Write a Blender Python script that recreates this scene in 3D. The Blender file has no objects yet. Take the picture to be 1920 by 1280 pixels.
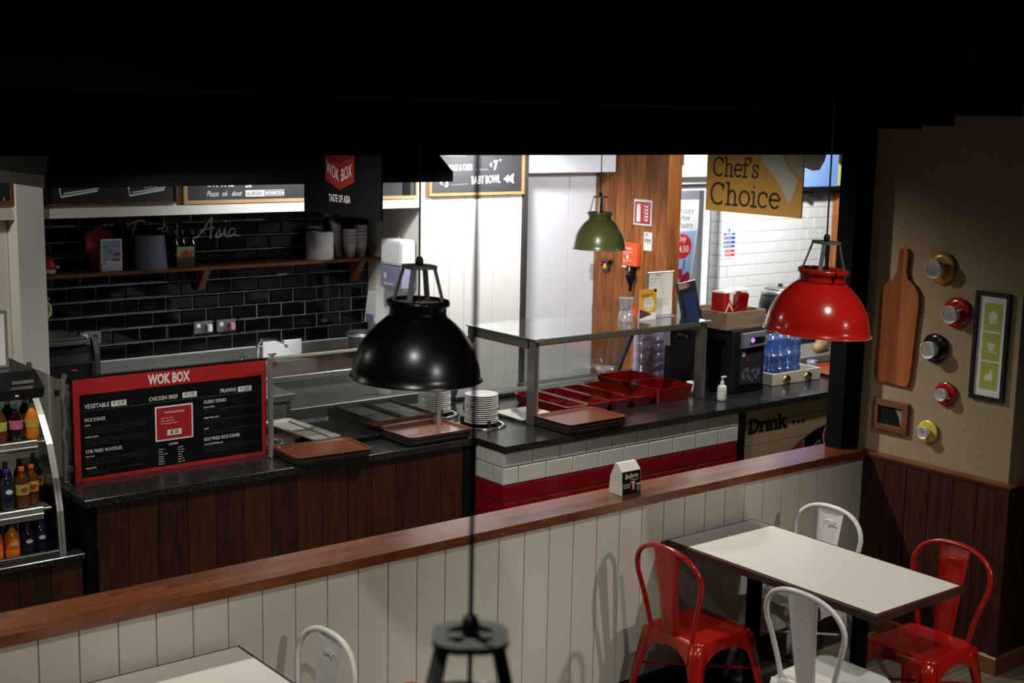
import bpy, bmesh, math, random
from mathutils import Vector, Matrix
random.seed(7)
SC = bpy.context.scene
COL = SC.collection
PI = math.pi

# ------------------------------------------------------------------ camera
H = 2.7
yw, pt, rl = 0.671202, 0.163949, 0.0198016
fw = Vector((math.sin(yw)*math.cos(pt), math.cos(yw)*math.cos(pt), -math.sin(pt)))
rt = Vector((math.cos(yw), -math.sin(yw), 0))
upv = rt.cross(fw)
r2 = math.cos(rl)*rt + math.sin(rl)*upv
u2 = -math.sin(rl)*rt + math.cos(rl)*upv
cd = bpy.data.cameras.new('camera')
cam = bpy.data.objects.new('camera', cd)
COL.objects.link(cam)
cam.matrix_world = Matrix(((r2.x, u2.x, -fw.x, 0), (r2.y, u2.y, -fw.y, 0), (r2.z, u2.z, -fw.z, H), (0, 0, 0, 1)))
cd.sensor_width = 36
cd.lens = 36*2528.4/1920
cd.clip_start = 0.05
cd.dof.use_dof = True
cd.dof.focus_distance = 6.3
cd.dof.aperture_fstop = 3.8
SC.camera = cam

# ------------------------------------------------------------------ world, lights, exposure
w = bpy.data.worlds.new('world')
SC.world = w
w.use_nodes = True
w.node_tree.nodes['Background'].inputs[0].default_value = (0.55, 0.5, 0.45, 1)
w.node_tree.nodes['Background'].inputs[1].default_value = 0.004
SC.view_settings.view_transform = 'Standard'
SC.view_settings.look = 'None'
SC.view_settings.exposure = 0.0
SC.view_settings.gamma = 1.0
SC.view_settings.use_curve_mapping = False
WARM = (1.0, 0.93, 0.83)
COOL = (0.94, 0.96, 1.0)


def lamp_spot(loc, tgt, energy, angle=90, blend=0.6, radius=0.05, color=WARM):
    l = bpy.data.lights.new('ceiling_spot', 'SPOT')
    l.energy = energy
    l.spot_size = math.radians(angle)
    l.spot_blend = blend
    l.shadow_soft_size = radius
    l.color = color
    o = bpy.data.objects.new('ceiling_spot', l)
    COL.objects.link(o)
    o.location = loc
    d = Vector(tgt)-Vector(loc)
    o.rotation_euler = d.to_track_quat('-Z', 'Y').to_euler()
    return o


# dining side track spots (ceiling above and behind the camera, right corner)
lamp_spot((1.15, 1.95, 3.75), (1.4, 3.1, 0.0), 150, 96, 0.9)
lamp_spot((3.65, 1.83, 3.75), (4.3, 3.6, 0.0), 135, 74, 0.9)
lamp_spot((5.3, -0.4, 3.0), (4.3, 4.2, 0.2), 215, 36, 0.9)
lamp_spot((2.6, -0.6, 3.2), (2.2, 4.3, 0.2), 185, 46, 0.9)
# corridor downlights between the low wall and the counters
for x, e in ((0.9, 55), (2.7, 70), (4.6, 135), (6.9, 90)):
    lamp_spot((x, 5.35, 2.68), (x+0.45, 5.4, 0.6), e, 150, 0.8, 0.035)
# kitchen lights
lamp_spot((6.1, 7.7, 2.62), (6.3, 8.24, 1.1), 150, 140, 0.5, 0.08, COOL)
lamp_spot((4.7, 7.6, 2.62), (4.9, 8.5, 1.6), 70, 150, 0.6, 0.06, COOL)
lamp_spot((7.3, 6.3, 2.62), (7.2, 8.0, 1.1), 105, 150, 0.6, 0.06, COOL)
lamp_spot((9.3, 7.3, 2.62), (9.8, 8.6, 1.3), 290, 150, 0.6, 0.06, COOL)
lamp_spot((9.3, 8.95, 2.62), (9.8, 9.6, 1.2), 150, 150, 0.6, 0.06, COOL)
lamp_spot((0.9, 7.3, 2.62), (2.6, 8.4, 1.3), 75, 100, 0.6, 0.05, WARM)


# ------------------------------------------------------------------ materials
MATS = {}


def mat(name, col, rough=0.5, metal=0.0, spec=0.5, emis=None, es=1.0, bump=0.0, bscale=200.0, var=0.0, vscale=4.0, coat=0.0, stretch=(1, 1, 1)):
    if name in MATS:
        return MATS[name]
    m = bpy.data.materials.new(name)
    m.use_nodes = True
    nt = m.node_tree
    b = nt.nodes['Principled BSDF']
    b.inputs['Base Color'].default_value = (*col, 1)
    b.inputs['Roughness'].default_value = rough
    b.inputs['Metallic'].default_value = metal
    b.inputs['Specular IOR Level'].default_value = spec
    b.inputs['Coat Weight'].default_value = coat
    if emis:
        b.inputs['Emission Color'].default_value = (*emis, 1)
        b.inputs['Emission Strength'].default_value = es
    if bump or var:
        tc = nt.nodes.new('ShaderNodeTexCoord')
        mp = nt.nodes.new('ShaderNodeMapping')
        mp.inputs['Scale'].default_value = stretch
        nt.links.new(tc.outputs['Object'], mp.inputs[0])
    if bump:
        n = nt.nodes.new('ShaderNodeTexNoise')
        n.inputs['Scale'].default_value = bscale
        n.inputs['Detail'].default_value = 3
        bp = nt.nodes.new('ShaderNodeBump')
        bp.inputs['Strength'].default_value = bump
        bp.inputs['Distance'].default_value = 0.002
        nt.links.new(mp.outputs[0], n.inputs[0])
        nt.links.new(n.outputs[0], bp.inputs['Height'])
        nt.links.new(bp.outputs[0], b.inputs['Normal'])
    if var:
        n = nt.nodes.new('ShaderNodeTexNoise')
        n.inputs['Scale'].default_value = vscale
        n.inputs['Detail'].default_value = 5
        r = nt.nodes.new('ShaderNodeValToRGB')
        r.color_ramp.elements[0].position = 0.3
        r.color_ramp.elements[1].position = 0.7
        r.color_ramp.elements[0].color = (*[c*(1-var) for c in col], 1)
        r.color_ramp.elements[1].color = (*[min(1, c*(1+var)) for c in col], 1)
        nt.links.new(mp.outputs[0], n.inputs[0])
        nt.links.new(n.outputs[0], r.inputs[0])
        nt.links.new(r.outputs[0], b.inputs['Base Color'])
    MATS[name] = m
    return m


def wood(name, dark, light, axis='Z', scale=1.0, rough=0.5, coat=0.0, rnd=0.35):
    """grain that runs along AXIS, with a tone of its own per object"""
    if name in MATS:
        return MATS[name]
    m = bpy.data.materials.new(name)
    m.use_nodes = True
    nt = m.node_tree
    b = nt.nodes['Principled BSDF']
    b.inputs['Roughness'].default_value = rough
    b.inputs['Coat Weight'].default_value = coat
    b.inputs['Coat Roughness'].default_value = 0.22
    b.inputs['Specular IOR Level'].default_value = 0.25
    geo = nt.nodes.new('ShaderNodeNewGeometry')
    oi = nt.nodes.new('ShaderNodeObjectInfo')
    add = nt.nodes.new('ShaderNodeVectorMath')
    add.operation = 'MULTIPLY_ADD'
    cmb = nt.nodes.new('ShaderNodeCombineXYZ')
    for i in range(3):
        nt.links.new(oi.outputs['Random'], cmb.inputs[i])
    nt.links.new(cmb.outputs[0], add.inputs[0])
    add.inputs[1].default_value = (13, 17, 19)
    nt.links.new(geo.outputs['Position'], add.inputs[2])
    mp = nt.nodes.new('ShaderNodeMapping')
    s = [9.0*scale]*3
    s['XYZ'.index(axis)] = 1.0*scale
    mp.inputs['Scale'].default_value = s
    nt.links.new(add.outputs[0], mp.inputs[0])
    n = nt.nodes.new('ShaderNodeTexNoise')
    n.inputs['Scale'].default_value = 1.0
    n.inputs['Detail'].default_value = 2
    n.inputs['Distortion'].default_value = 0.6
    nt.links.new(mp.outputs[0], n.inputs[0])
    mul = nt.nodes.new('ShaderNodeMath')
    mul.operation = 'MULTIPLY'
    mul.inputs[1].default_value = 34
    nt.links.new(n.outputs[0], mul.inputs[0])
    sn = nt.nodes.new('ShaderNodeMath')
    sn.operation = 'SINE'
    nt.links.new(mul.outputs[0], sn.inputs[0])
    n2 = nt.nodes.new('ShaderNodeTexNoise')
    n2.inputs['Scale'].default_value = 5
    n2.inputs['Detail'].default_value = 6
    nt.links.new(mp.outputs[0], n2.inputs[0])
    mx = nt.nodes.new('ShaderNodeMath')
    mx.operation = 'MULTIPLY_ADD'
    mx.inputs[1].default_value = 0.05
    nt.links.new(sn.outputs[0], mx.inputs[0])
    nt.links.new(n2.outputs[0], mx.inputs[2])
    ad2 = nt.nodes.new('ShaderNodeMath')
    ad2.operation = 'MULTIPLY_ADD'
    ad2.inputs[1].default_value = rnd
    nt.links.new(oi.outputs['Random'], ad2.inputs[0])
    nt.links.new(mx.outputs[0], ad2.inputs[2])
    r = nt.nodes.new('ShaderNodeValToRGB')
    r.color_ramp.elements[0].position = 0.3
    r.color_ramp.elements[1].position = 0.75+rnd*0.7
    r.color_ramp.elements[0].color = (*dark, 1)
    r.color_ramp.elements[1].color = (*light, 1)
    nt.links.new(ad2.outputs[0], r.inputs[0])
    nt.links.new(r.outputs[0], b.inputs['Base Color'])
    bp = nt.nodes.new('ShaderNodeBump')
    bp.inputs['Strength'].default_value = 0.25
    bp.inputs['Distance'].default_value = 0.001
    nt.links.new(mx.outputs[0], bp.inputs['Height'])
    nt.links.new(bp.outputs[0], b.inputs['Normal'])
    MATS[name] = m
    return m


def glass(name, tint=(0.96, 0.98, 0.97), refl=0.1, rough=0.02, body=0.0, bodycol=(0.8, 0.8, 0.8)):
    """clear pane / plastic: transparent body with a mirror film, optional milky body"""
    if name in MATS:
        return MATS[name]
    m = bpy.data.materials.new(name)
    m.use_nodes = True
    nt = m.node_tree
    for n in list(nt.nodes):
        nt.nodes.remove(n)
    out = nt.nodes.new('ShaderNodeOutputMaterial')
    tr = nt.nodes.new('ShaderNodeBsdfTransparent')
    tr.inputs[0].default_value = (*tint, 1)
    gl = nt.nodes.new('ShaderNodeBsdfGlossy')
    gl.inputs['Roughness'].default_value = rough
    lw = nt.nodes.new('ShaderNodeLayerWeight')
    lw.inputs[0].default_value = 0.35
    mr = nt.nodes.new('ShaderNodeMapRange')
    mr.inputs['To Min'].default_value = refl
    mr.inputs['To Max'].default_value = 0.75
    nt.links.new(lw.outputs['Facing'], mr.inputs[0])
    mix = nt.nodes.new('ShaderNodeMixShader')
    nt.links.new(mr.outputs[0], mix.inputs[0])
    nt.links.new(tr.outputs[0], mix.inputs[1])
    nt.links.new(gl.outputs[0], mix.inputs[2])
    last = mix
    if body:
        df = nt.nodes.new('ShaderNodeBsdfDiffuse')
        df.inputs[0].default_value = (*bodycol, 1)
        m2 = nt.nodes.new('ShaderNodeMixShader')
        m2.inputs[0].default_value = body
        nt.links.new(mix.outputs[0], m2.inputs[1])
        nt.links.new(df.outputs[0], m2.inputs[2])
        last = m2
    nt.links.new(last.outputs[0], out.inputs[0])
    MATS[name] = m
    return m


def granite():
    m = bpy.data.materials.new('speckled_black_granite')
    m.use_nodes = True
    nt = m.node_tree
    b = nt.nodes['Principled BSDF']
    geo = nt.nodes.new('ShaderNodeNewGeometry')
    v = nt.nodes.new('ShaderNodeTexVoronoi')
    v.inputs['Scale'].default_value = 260
    nt.links.new(geo.outputs['Position'], v.inputs['Vector'])
    r = nt.nodes.new('ShaderNodeValToRGB')
    r.color_ramp.elements[0].position = 0.55
    r.color_ramp.elements[0].color = (0.008, 0.008, 0.009, 1)
    r.color_ramp.elements[1].position = 0.95
    r.color_ramp.elements[1].color = (0.055, 0.053, 0.051, 1)
    sp = nt.nodes.new('ShaderNodeSeparateColor')
    nt.links.new(v.outputs['Color'], sp.inputs[0])
    nt.links.new(sp.outputs[0], r.inputs[0])
    nt.links.new(r.outputs[0], b.inputs['Base Color'])
    b.inputs['Roughness'].default_value = 0.22
    b.inputs['Specular IOR Level'].default_value = 0.6
    MATS['granite'] = m
    return m


M = {}
M['granite'] = granite()
M['black'] = mat('matt_black', (0.0035, 0.0035, 0.0035), 0.85, spec=0.1)
M['bulk'] = mat('black_bulkhead_paint', (0.0028, 0.0025, 0.0022), 0.9, spec=0.05)
M['blackgloss'] = mat('black_enamel', (0.004, 0.004, 0.005), 0.28, spec=0.45)
M['blackplastic'] = mat('black_plastic', (0.008, 0.008, 0.009), 0.4)
M['cream'] = mat('cream_board_paint', (0.60, 0.565, 0.50), 0.55, var=0.05, vscale=2, bump=0.2, bscale=90)
M['cream2'] = mat('white_board_paint', (0.70, 0.67, 0.60), 0.55, var=0.03, vscale=2)
M['whitepaint'] = mat('white_wall_paint', (0.74, 0.74, 0.76), 0.6)
M['gap'] = mat('dark_joint', (0.035, 0.028, 0.022), 0.9)
M['steel'] = mat('brushed_steel', (0.30, 0.295, 0.27), 0.38, 0.9, var=0.12, vscale=3, stretch=(1, 1, 8))
M['alu'] = mat('satin_aluminium', (0.62, 0.60, 0.55), 0.35, 0.85)
M['chrome'] = mat('chrome', (0.8, 0.8, 0.8), 0.12, 1.0)
M['darksteel'] = mat('dark_steel', (0.09, 0.09, 0.09), 0.4, 0.7)
M['white'] = mat('white_gloss', (0.75, 0.74, 0.72), 0.3)
M['whitematt'] = mat('white_matt', (0.72, 0.70, 0.68), 0.7)
M['red'] = mat('red_gloss', (0.38, 0.008, 0.005), 0.22, coat=0.3)
M['redlamp'] = mat('red_lamp_enamel', (0.56, 0.014, 0.009), 0.2, coat=0.3)
M['redpan'] = mat('deep_red_melamine', (0.20, 0.003, 0.005), 0.12, coat=0.8)
M['redprint'] = mat('red_print', (0.36, 0.012, 0.018), 0.5)
M['whiteprint'] = mat('white_print', (0.72, 0.70, 0.68), 0.6)
M['greyprint'] = mat('grey_print', (0.035, 0.035, 0.035), 0.6)
M['blackprint'] = mat('black_print', (0.004, 0.004, 0.0045), 0.7, spec=0.12)
M['yellowsign'] = mat('mustard_sign', (0.52, 0.27, 0.045), 0.6)
M['chalkboard'] = mat('slate', (0.019, 0.019, 0.020), 0.6, var=0.15, vscale=5)
M['chalk'] = mat('chalk', (0.75, 0.75, 0.73), 0.8)
M['green'] = mat('olive_green_enamel', (0.105, 0.115, 0.042), 0.3, coat=0.3)
M['blacktile'] = mat('black_glazed_tile', (0.003, 0.003, 0.0035), 0.06, spec=0.32)
M['whitetile'] = mat('white_glazed_tile', (0.62, 0.61, 0.57), 0.15)
M['redtile'] = mat('red_glazed_tile', (0.22, 0.006, 0.012), 0.12)
M['groutlight'] = mat('pale_grout', (0.78, 0.78, 0.74), 0.9)
M['groutdark'] = mat('dark_grout', (0.03, 0.025, 0.022), 0.9)
M['darkwood'] = wood('dark_oak_plank', (0.010, 0.0034, 0.0015), (0.055, 0.0185, 0.0065), 'Z', 1.0, 0.5)
M['dadowood'] = wood('dark_dado_plank', (0.014, 0.0048, 0.0024), (0.068, 0.021, 0.0085), 'Z', 0.8, 0.5, rnd=0.15)
M['capwood'] = wood('walnut_cap', (0.030, 0.008, 0.005), (0.22, 0.062, 0.022), 'X', 1.6, 0.22, 0.6, rnd=0.62)
M['oak'] = wood('orange_oak', (0.13, 0.036, 0.008), (0.40, 0.145, 0.036), 'Z', 0.8, 0.5, rnd=0.15)
M['shelfwood'] = wood('red_brown_shelf', (0.10, 0.03, 0.012), (0.22, 0.07, 0.03), 'X', 1.0, 0.4)
M['pinewood'] = wood('pale_pine', (0.36, 0.2, 0.08), (0.55, 0.36, 0.17), 'X', 1.0, 0.5)
M['railwood'] = wood('varnished_rail', (0.10, 0.035, 0.014), (0.24, 0.10, 0.045), 'Y', 1.0, 0.28, 0.4)
M['paddle'] = wood('red_cutting_board', (0.13, 0.030, 0.010), (0.25, 0.065, 0.020), 'Z', 0.5, 0.5, rnd=0.2)
M['crate'] = wood('weathered_crate', (0.10, 0.07, 0.05), (0.30, 0.22, 0.16), 'X', 1.0, 0.7)
M['tablewood'] = wood('dark_table_edge', (0.02, 0.009, 0.006), (0.06, 0.028, 0.018), 'X', 1.0, 0.4)
M['laminate'] = mat('white_laminate', (0.76, 0.75, 0.70), 0.35)
M['floor'] = wood('grey_brown_floor_plank', (0.07, 0.052, 0.036), (0.26, 0.21, 0.16), 'X', 0.8, 0.5, rnd=0.5)
M['wallpaper'] = mat('woven_beige_wallpaper', (0.32, 0.25, 0.155), 0.85, bump=0.8, bscale=260, var=0.14, vscale=120, stretch=(1, 1, 0.25))
M['tray'] = mat('terracotta_tray', (0.17, 0.048, 0.026), 0.22, coat=0.3)
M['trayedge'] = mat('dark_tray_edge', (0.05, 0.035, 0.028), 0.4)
M['glass'] = glass('clear_glass', (0.93, 0.96, 0.93), 0.12)
M['glassedge'] = mat('green_glass_edge', (0.05, 0.13, 0.09), 0.2)
M['plastic'] = glass('clear_plastic', (0.9, 0.88, 0.94), 0.16, 0.1, 0.30, (0.85, 0.8, 0.9))
M['lilac'] = glass('lilac_plastic', (0.86, 0.82, 0.94), 0.2, 0.08, 0.22, (0.66, 0.6, 0.8))
M['blueglass'] = glass('blue_glass', (0.55, 0.72, 0.95), 0.2, 0.05, 0.12, (0.25, 0.4, 0.75))
M['brass'] = mat('brass', (0.65, 0.42, 0.14), 0.25, 1.0)
M['bluegrey'] = mat('blue_grey_plastic', (0.16, 0.19, 0.30), 0.4)
M['paper'] = mat('paper', (0.74, 0.73, 0.70), 0.8)
M['tissue'] = mat('tissue_paper', (0.66, 0.62, 0.54), 0.95, bump=0.5, bscale=60)
M['lampmetal'] = mat('grey_lamp_cage', (0.23, 0.25, 0.245), 0.4, 0.5)
M['cable'] = mat('black_cable', (0.006, 0.006, 0.006), 0.6)

# ------------------------------------------------------------------ mesh helpers


class MB:
    def __init__(self):
        self.bm = bmesh.new()
        self.mats = []
        self.cur = 0

    def use(self, m):
        if isinstance(m, str):
            m = M[m]
        if m not in self.mats:
            self.mats.append(m)
        self.cur = self.mats.index(m)
        return self

    def face(self, vs, smooth=False):
        try:
            f = self.bm.faces.new(vs)
            f.material_index = self.cur
            f.smooth = smooth
            return f
        except ValueError:
            return None

    def v(self, *p):
        if len(p) == 1:
            p = p[0]
        return self.bm.verts.new(p)

    def box(self, x0, x1, y0, y1, z0, z1, bev=0.0, seg=1):
        c = [self.v(x, y, z) for z in (z0, z1) for (x, y) in ((x0, y0), (x1, y0), (x1, y1), (x0, y1))]
        fs = [self.face([c[i] for i in q]) for q in ((3, 2, 1, 0), (4, 5, 6, 7), (0, 1, 5, 4), (1, 2, 6, 5), (2, 3, 7, 6), (3, 0, 4, 7))]
        if bev:
            es = list({e for f in fs for e in f.edges})
            r = bmesh.ops.bevel(self.bm, geom=es, offset=bev, segments=seg, profile=0.5, affect='EDGES')
            for f in r['faces']:
                f.material_index = self.cur
        return self

    def hexa(self, pts):
        """eight corners: bottom ring of four then top ring of four"""
        c = [self.v(p) for p in pts]
        for q in ((3, 2, 1, 0), (4, 5, 6, 7), (0, 1, 5, 4), (1, 2, 6, 5), (2, 3, 7, 6), (3, 0, 4, 7)):
            self.face([c[i] for i in q])
        return self

    def lathe(self, prof, seg=24, o=(0, 0, 0), axis='Z', smooth=True, closed=False, sx=1, sy=1):
        rings = []
        O = Vector(o)
        for (r, h) in prof:
            ring = []
            for k in range(seg):
                a = 2*PI*k/seg
                ca, sa = r*math.cos(a)*sx, r*math.sin(a)*sy
                p = {'Z': (ca, sa, h), 'X': (h, ca, sa), 'Y': (sa, h, ca)}[axis]
                ring.append(self.v(O+Vector(p)))
                if r < 1e-6:
                    break
            rings.append(ring)
        n = len(rings)
        for i in range(n if closed else n-1):
            a, b = rings[i], rings[(i+1) % n]
            for k in range(seg):
                k2 = (k+1) % seg
                if len(a) == 1 and len(b) == 1:
                    continue
                if len(a) == 1:
                    self.face([a[0], b[k2], b[k]], smooth)
                elif len(b) == 1:
                    self.face([a[k], a[k2], b[0]], smooth)
                else:
                    self.face([a[k], a[k2], b[k2], b[k]], smooth)
        return self

    def cyl(self, r, z0, z1, o=(0, 0, 0), seg=20, axis='Z', r2=None):
        r2 = r if r2 is None else r2
        return self.lathe([(0, z0), (r, z0)], seg, o, axis, False).lathe([(r, z0), (r2, z1)], seg, o, axis, True).lathe([(r2, z1), (0, z1)], seg, o, axis, False)

    def tube(self, pts, r, seg=8, closed=False):
        P = [Vector(p) for p in pts]
        n = len(P)
        rings = []
        prev = None
        for i in range(n):
            if closed:
                t = (P[(i+1) % n]-P[i-1])
            else:
                t = P[min(i+1, n-1)]-P[max(i-1, 0)]
            t.normalize()
            if prev is None:
                a = Vector((0, 0, 1)) if abs(t.z) < 0.9 else Vector((1, 0, 0))
                u = t.cross(a).normalized()
            else:
                u = (prev-t*prev.dot(t)).normalized()
            prev = u
            vv = t.cross(u)
            rr = r[i] if isinstance(r, (list, tuple)) else r
            rings.append([self.v(P[i]+rr*(math.cos(2*PI*k/seg)*u+math.sin(2*PI*k/seg)*vv)) for k in range(seg)])
        for i in range(n if closed else n-1):
            a, b = rings[i], rings[(i+1) % n]
            for k in range(seg):
                self.face([a[k], a[(k+1) % seg], b[(k+1) % seg], b[k]], True)
        if not closed:
            self.face(list(reversed(rings[0])))
            self.face(rings[-1])
        return self

    def prism(self, pts, d, f=lambda a, b, h: (a, b, h)):
        """outline in 2-D, extruded from 0 to d; f maps (a, b, h) to space"""
        n = len(pts)
        A = [self.v(f(a, b, 0)) for a, b in pts]
        B = [self.v(f(a, b, d)) for a, b in pts]
        self.face(list(reversed(A)))
        self.face(B)
        for k in range(n):
            self.face([A[k], A[(k+1) % n], B[(k+1) % n], B[k]])
        return self

    def loft(self, loops, cap=True, smooth=True):
        R = [[self.v(p) for p in l] for l in loops]
        n = len(R[0])
        for i in range(len(R)-1):
            for k in range(n):
                self.face([R[i][k], R[i][(k+1) % n], R[i+1][(k+1) % n], R[i+1][k]], smooth)
        if cap:
            self.face(list(reversed(R[0])))
            self.face(R[-1])
        return self

    def mesh(self, name):
        me = bpy.data.meshes.new(name)
        bmesh.ops.recalc_face_normals(self.bm, faces=self.bm.faces[:]) if getattr(self, 'fix', True) else None
        self.bm.to_mesh(me)
        self.bm.free()
        for m in self.mats:
            me.materials.append(m)
        return me


def link(name, me, parent=None, world=True):
    o = bpy.data.objects.new(name, me)
    COL.objects.link(o)
    if parent is not None:
        o.parent = parent
        if world:
            p = parent
            off = Vector((0, 0, 0))
            while p is not None:
                off += p.location
                p = p.parent
            o.location = -off
    return o


def obj(name, mb, parent=None, world=True):
    return link(name, mb.mesh(name), parent, world)


def tag(o, label, cat, group=None):
    o['label'] = label
    o['category'] = cat
    if group:
        o['group'] = group
    return o


def thing(name, label, cat, loc=(0, 0, 0), rz=0, group=None):
    o = bpy.data.objects.new(name, None)
    COL.objects.link(o)
    o.location = loc
    o.rotation_euler = (0, 0, rz)
    o.empty_display_size = 0.05
    return tag(o, label, cat, group)


def struct(name, mb=None, parent=None):
    if mb is None:
        o = bpy.data.objects.new(name, None)
        COL.objects.link(o)
        o.empty_display_size = 0.05
    else:
        o = obj(name, mb, parent)
    o['kind'] = 'structure'
    return o


def dup(o, loc=None, rz=None, parent=None, label=None, swap=None):
    c = o.copy()
    COL.objects.link(c)
    c.parent = parent
    if swap and c.data is not None and hasattr(c.data, 'materials'):
        ms = [s.material for s in c.material_slots]
        if any(m in swap for m in ms):
            key = (c.data.name, tuple(sorted(m.name for m in swap.values())))
            if key not in SWAPPED:
                d = c.data.copy()
                for i, m in enumerate(ms):
                    if m in swap:
                        d.materials[i] = swap[m]
                SWAPPED[key] = d
            c.data = SWAPPED[key]
    if loc is not None:
        c.location = loc
    if rz is not None:
        c.rotation_euler = (0, 0, rz)
    if label:
        c['label'] = label
    for ch in [x for x in COL.objects if x.parent == o]:
        dup(ch, parent=c, swap=swap)
    return c


SWAPPED = {}


def inst(me, name, parent, loc, rot=None):
    o = bpy.data.objects.new(name, me)
    COL.objects.link(o)
    o.parent = parent
    off = Vector((0, 0, 0))
    p = parent
    while p is not None:
        off += p.location
        p = p.parent
    o.location = Vector(loc)-off
    if rot is not None:
        o.rotation_euler = rot
    return o


# ------------------------------------------------------------------ flat print: planes, strokes, text


class Plane:
    """a drawing plane: origin o, reading direction r, up u"""

    def __init__(self, o, r, u):
        self.o, self.r, self.u = Vector(o), Vector(r).normalized(), Vector(u).normalized()
        self.n = self.r.cross(self.u)
        self.lift = 0.0012

    def p(self, a, b, h=0):
        return self.o+self.r*a+self.u*b+self.n*(self.lift+h)


def facing_front(x, y, z):      # on a surface that faces -Y
    return Plane((x, y, z), (1, 0, 0), (0, 0, 1))


def facing_left(x, y, z):       # on a surface that faces -X
    return Plane((x, y, z), (0, -1, 0), (0, 0, 1))


def poly(mb, pl, pts, h=0):
    mb.face([mb.v(pl.p(a, b, h)) for a, b in pts])


def rect(mb, pl, a0, b0, a1, b1, h=0):
    poly(mb, pl, [(a0, b0), (a1, b0), (a1, b1), (a0, b1)], h)


def disc(mb, pl, a, b, ra, rb=None, h=0, n=24):
    rb = rb or ra
    poly(mb, pl, [(a+ra*math.cos(2*PI*k/n), b+rb*math.sin(2*PI*k/n)) for k in range(n)], h)


def stroke(mb, pl, pts, wdt, h=0):
    n = len(pts)
    L, R = [], []
    for i in range(n):
        a = Vector(pts[max(i-1, 0)])
        c = Vector(pts[min(i+1, n-1)])
        t = (c-a)
        if t.length < 1e-9:
            t = Vector((1, 0))
        t.normalize()
        nn = Vector((-t.y, t.x))*wdt/2
        q = Vector(pts[i])
        if i == 0:
            q = q-t*wdt*0.3
        if i == n-1:
            q = q+t*wdt*0.3
        L.append(mb.v(pl.p(*(q+nn), h)))
        R.append(mb.v(pl.p(*(q-nn), h)))
    for i in range(n-1):
        mb.face([R[i], R[i+1], L[i+1], L[i]])


def arc(cx, cy, rx, ry, a0, a1, n=12):
    return [(cx+rx*math.cos(math.radians(a0+(a1-a0)*k/n)), cy+ry*math.sin(math.radians(a0+(a1-a0)*k/n))) for k in range(n+1)]


def text(mb, pl, s, a, b, size, sx=1.0, align='L', bold=0.0, shear=0.0, rot=0.0, h=0):
    cu = bpy.data.curves.new('t', 'FONT')
    cu.body = s
    cu.size = size
    cu.offset = bold*size
    cu.resolution_u = 2
    cu.shear = shear
    cu.fill_mode = 'FRONT'
    o = bpy.data.objects.new('t', cu)
    me = bpy.data.meshes.new_from_object(o)
    if len(me.vertices):
        xs = [v.co.x for v in me.vertices]
        wd = (max(xs)-min(xs))*sx
        off = {'L': -min(xs)*sx, 'C': -min(xs)*sx-wd/2, 'R': -min(xs)*sx-wd}[align]
        cr, sr = math.cos(rot), math.sin(rot)
        vs = []
        for v in me.vertices:
            x, y = v.co.x*sx+off, v.co.y
            vs.append(mb.v(pl.p(a+x*cr-y*sr, b+x*sr+y*cr, h)))
        for f in me.polygons:
            mb.face([vs[i] for i in f.vertices])
    bpy.data.objects.remove(o)
    bpy.data.curves.remove(cu)
    bpy.data.meshes.remove(me)
    return


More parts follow.
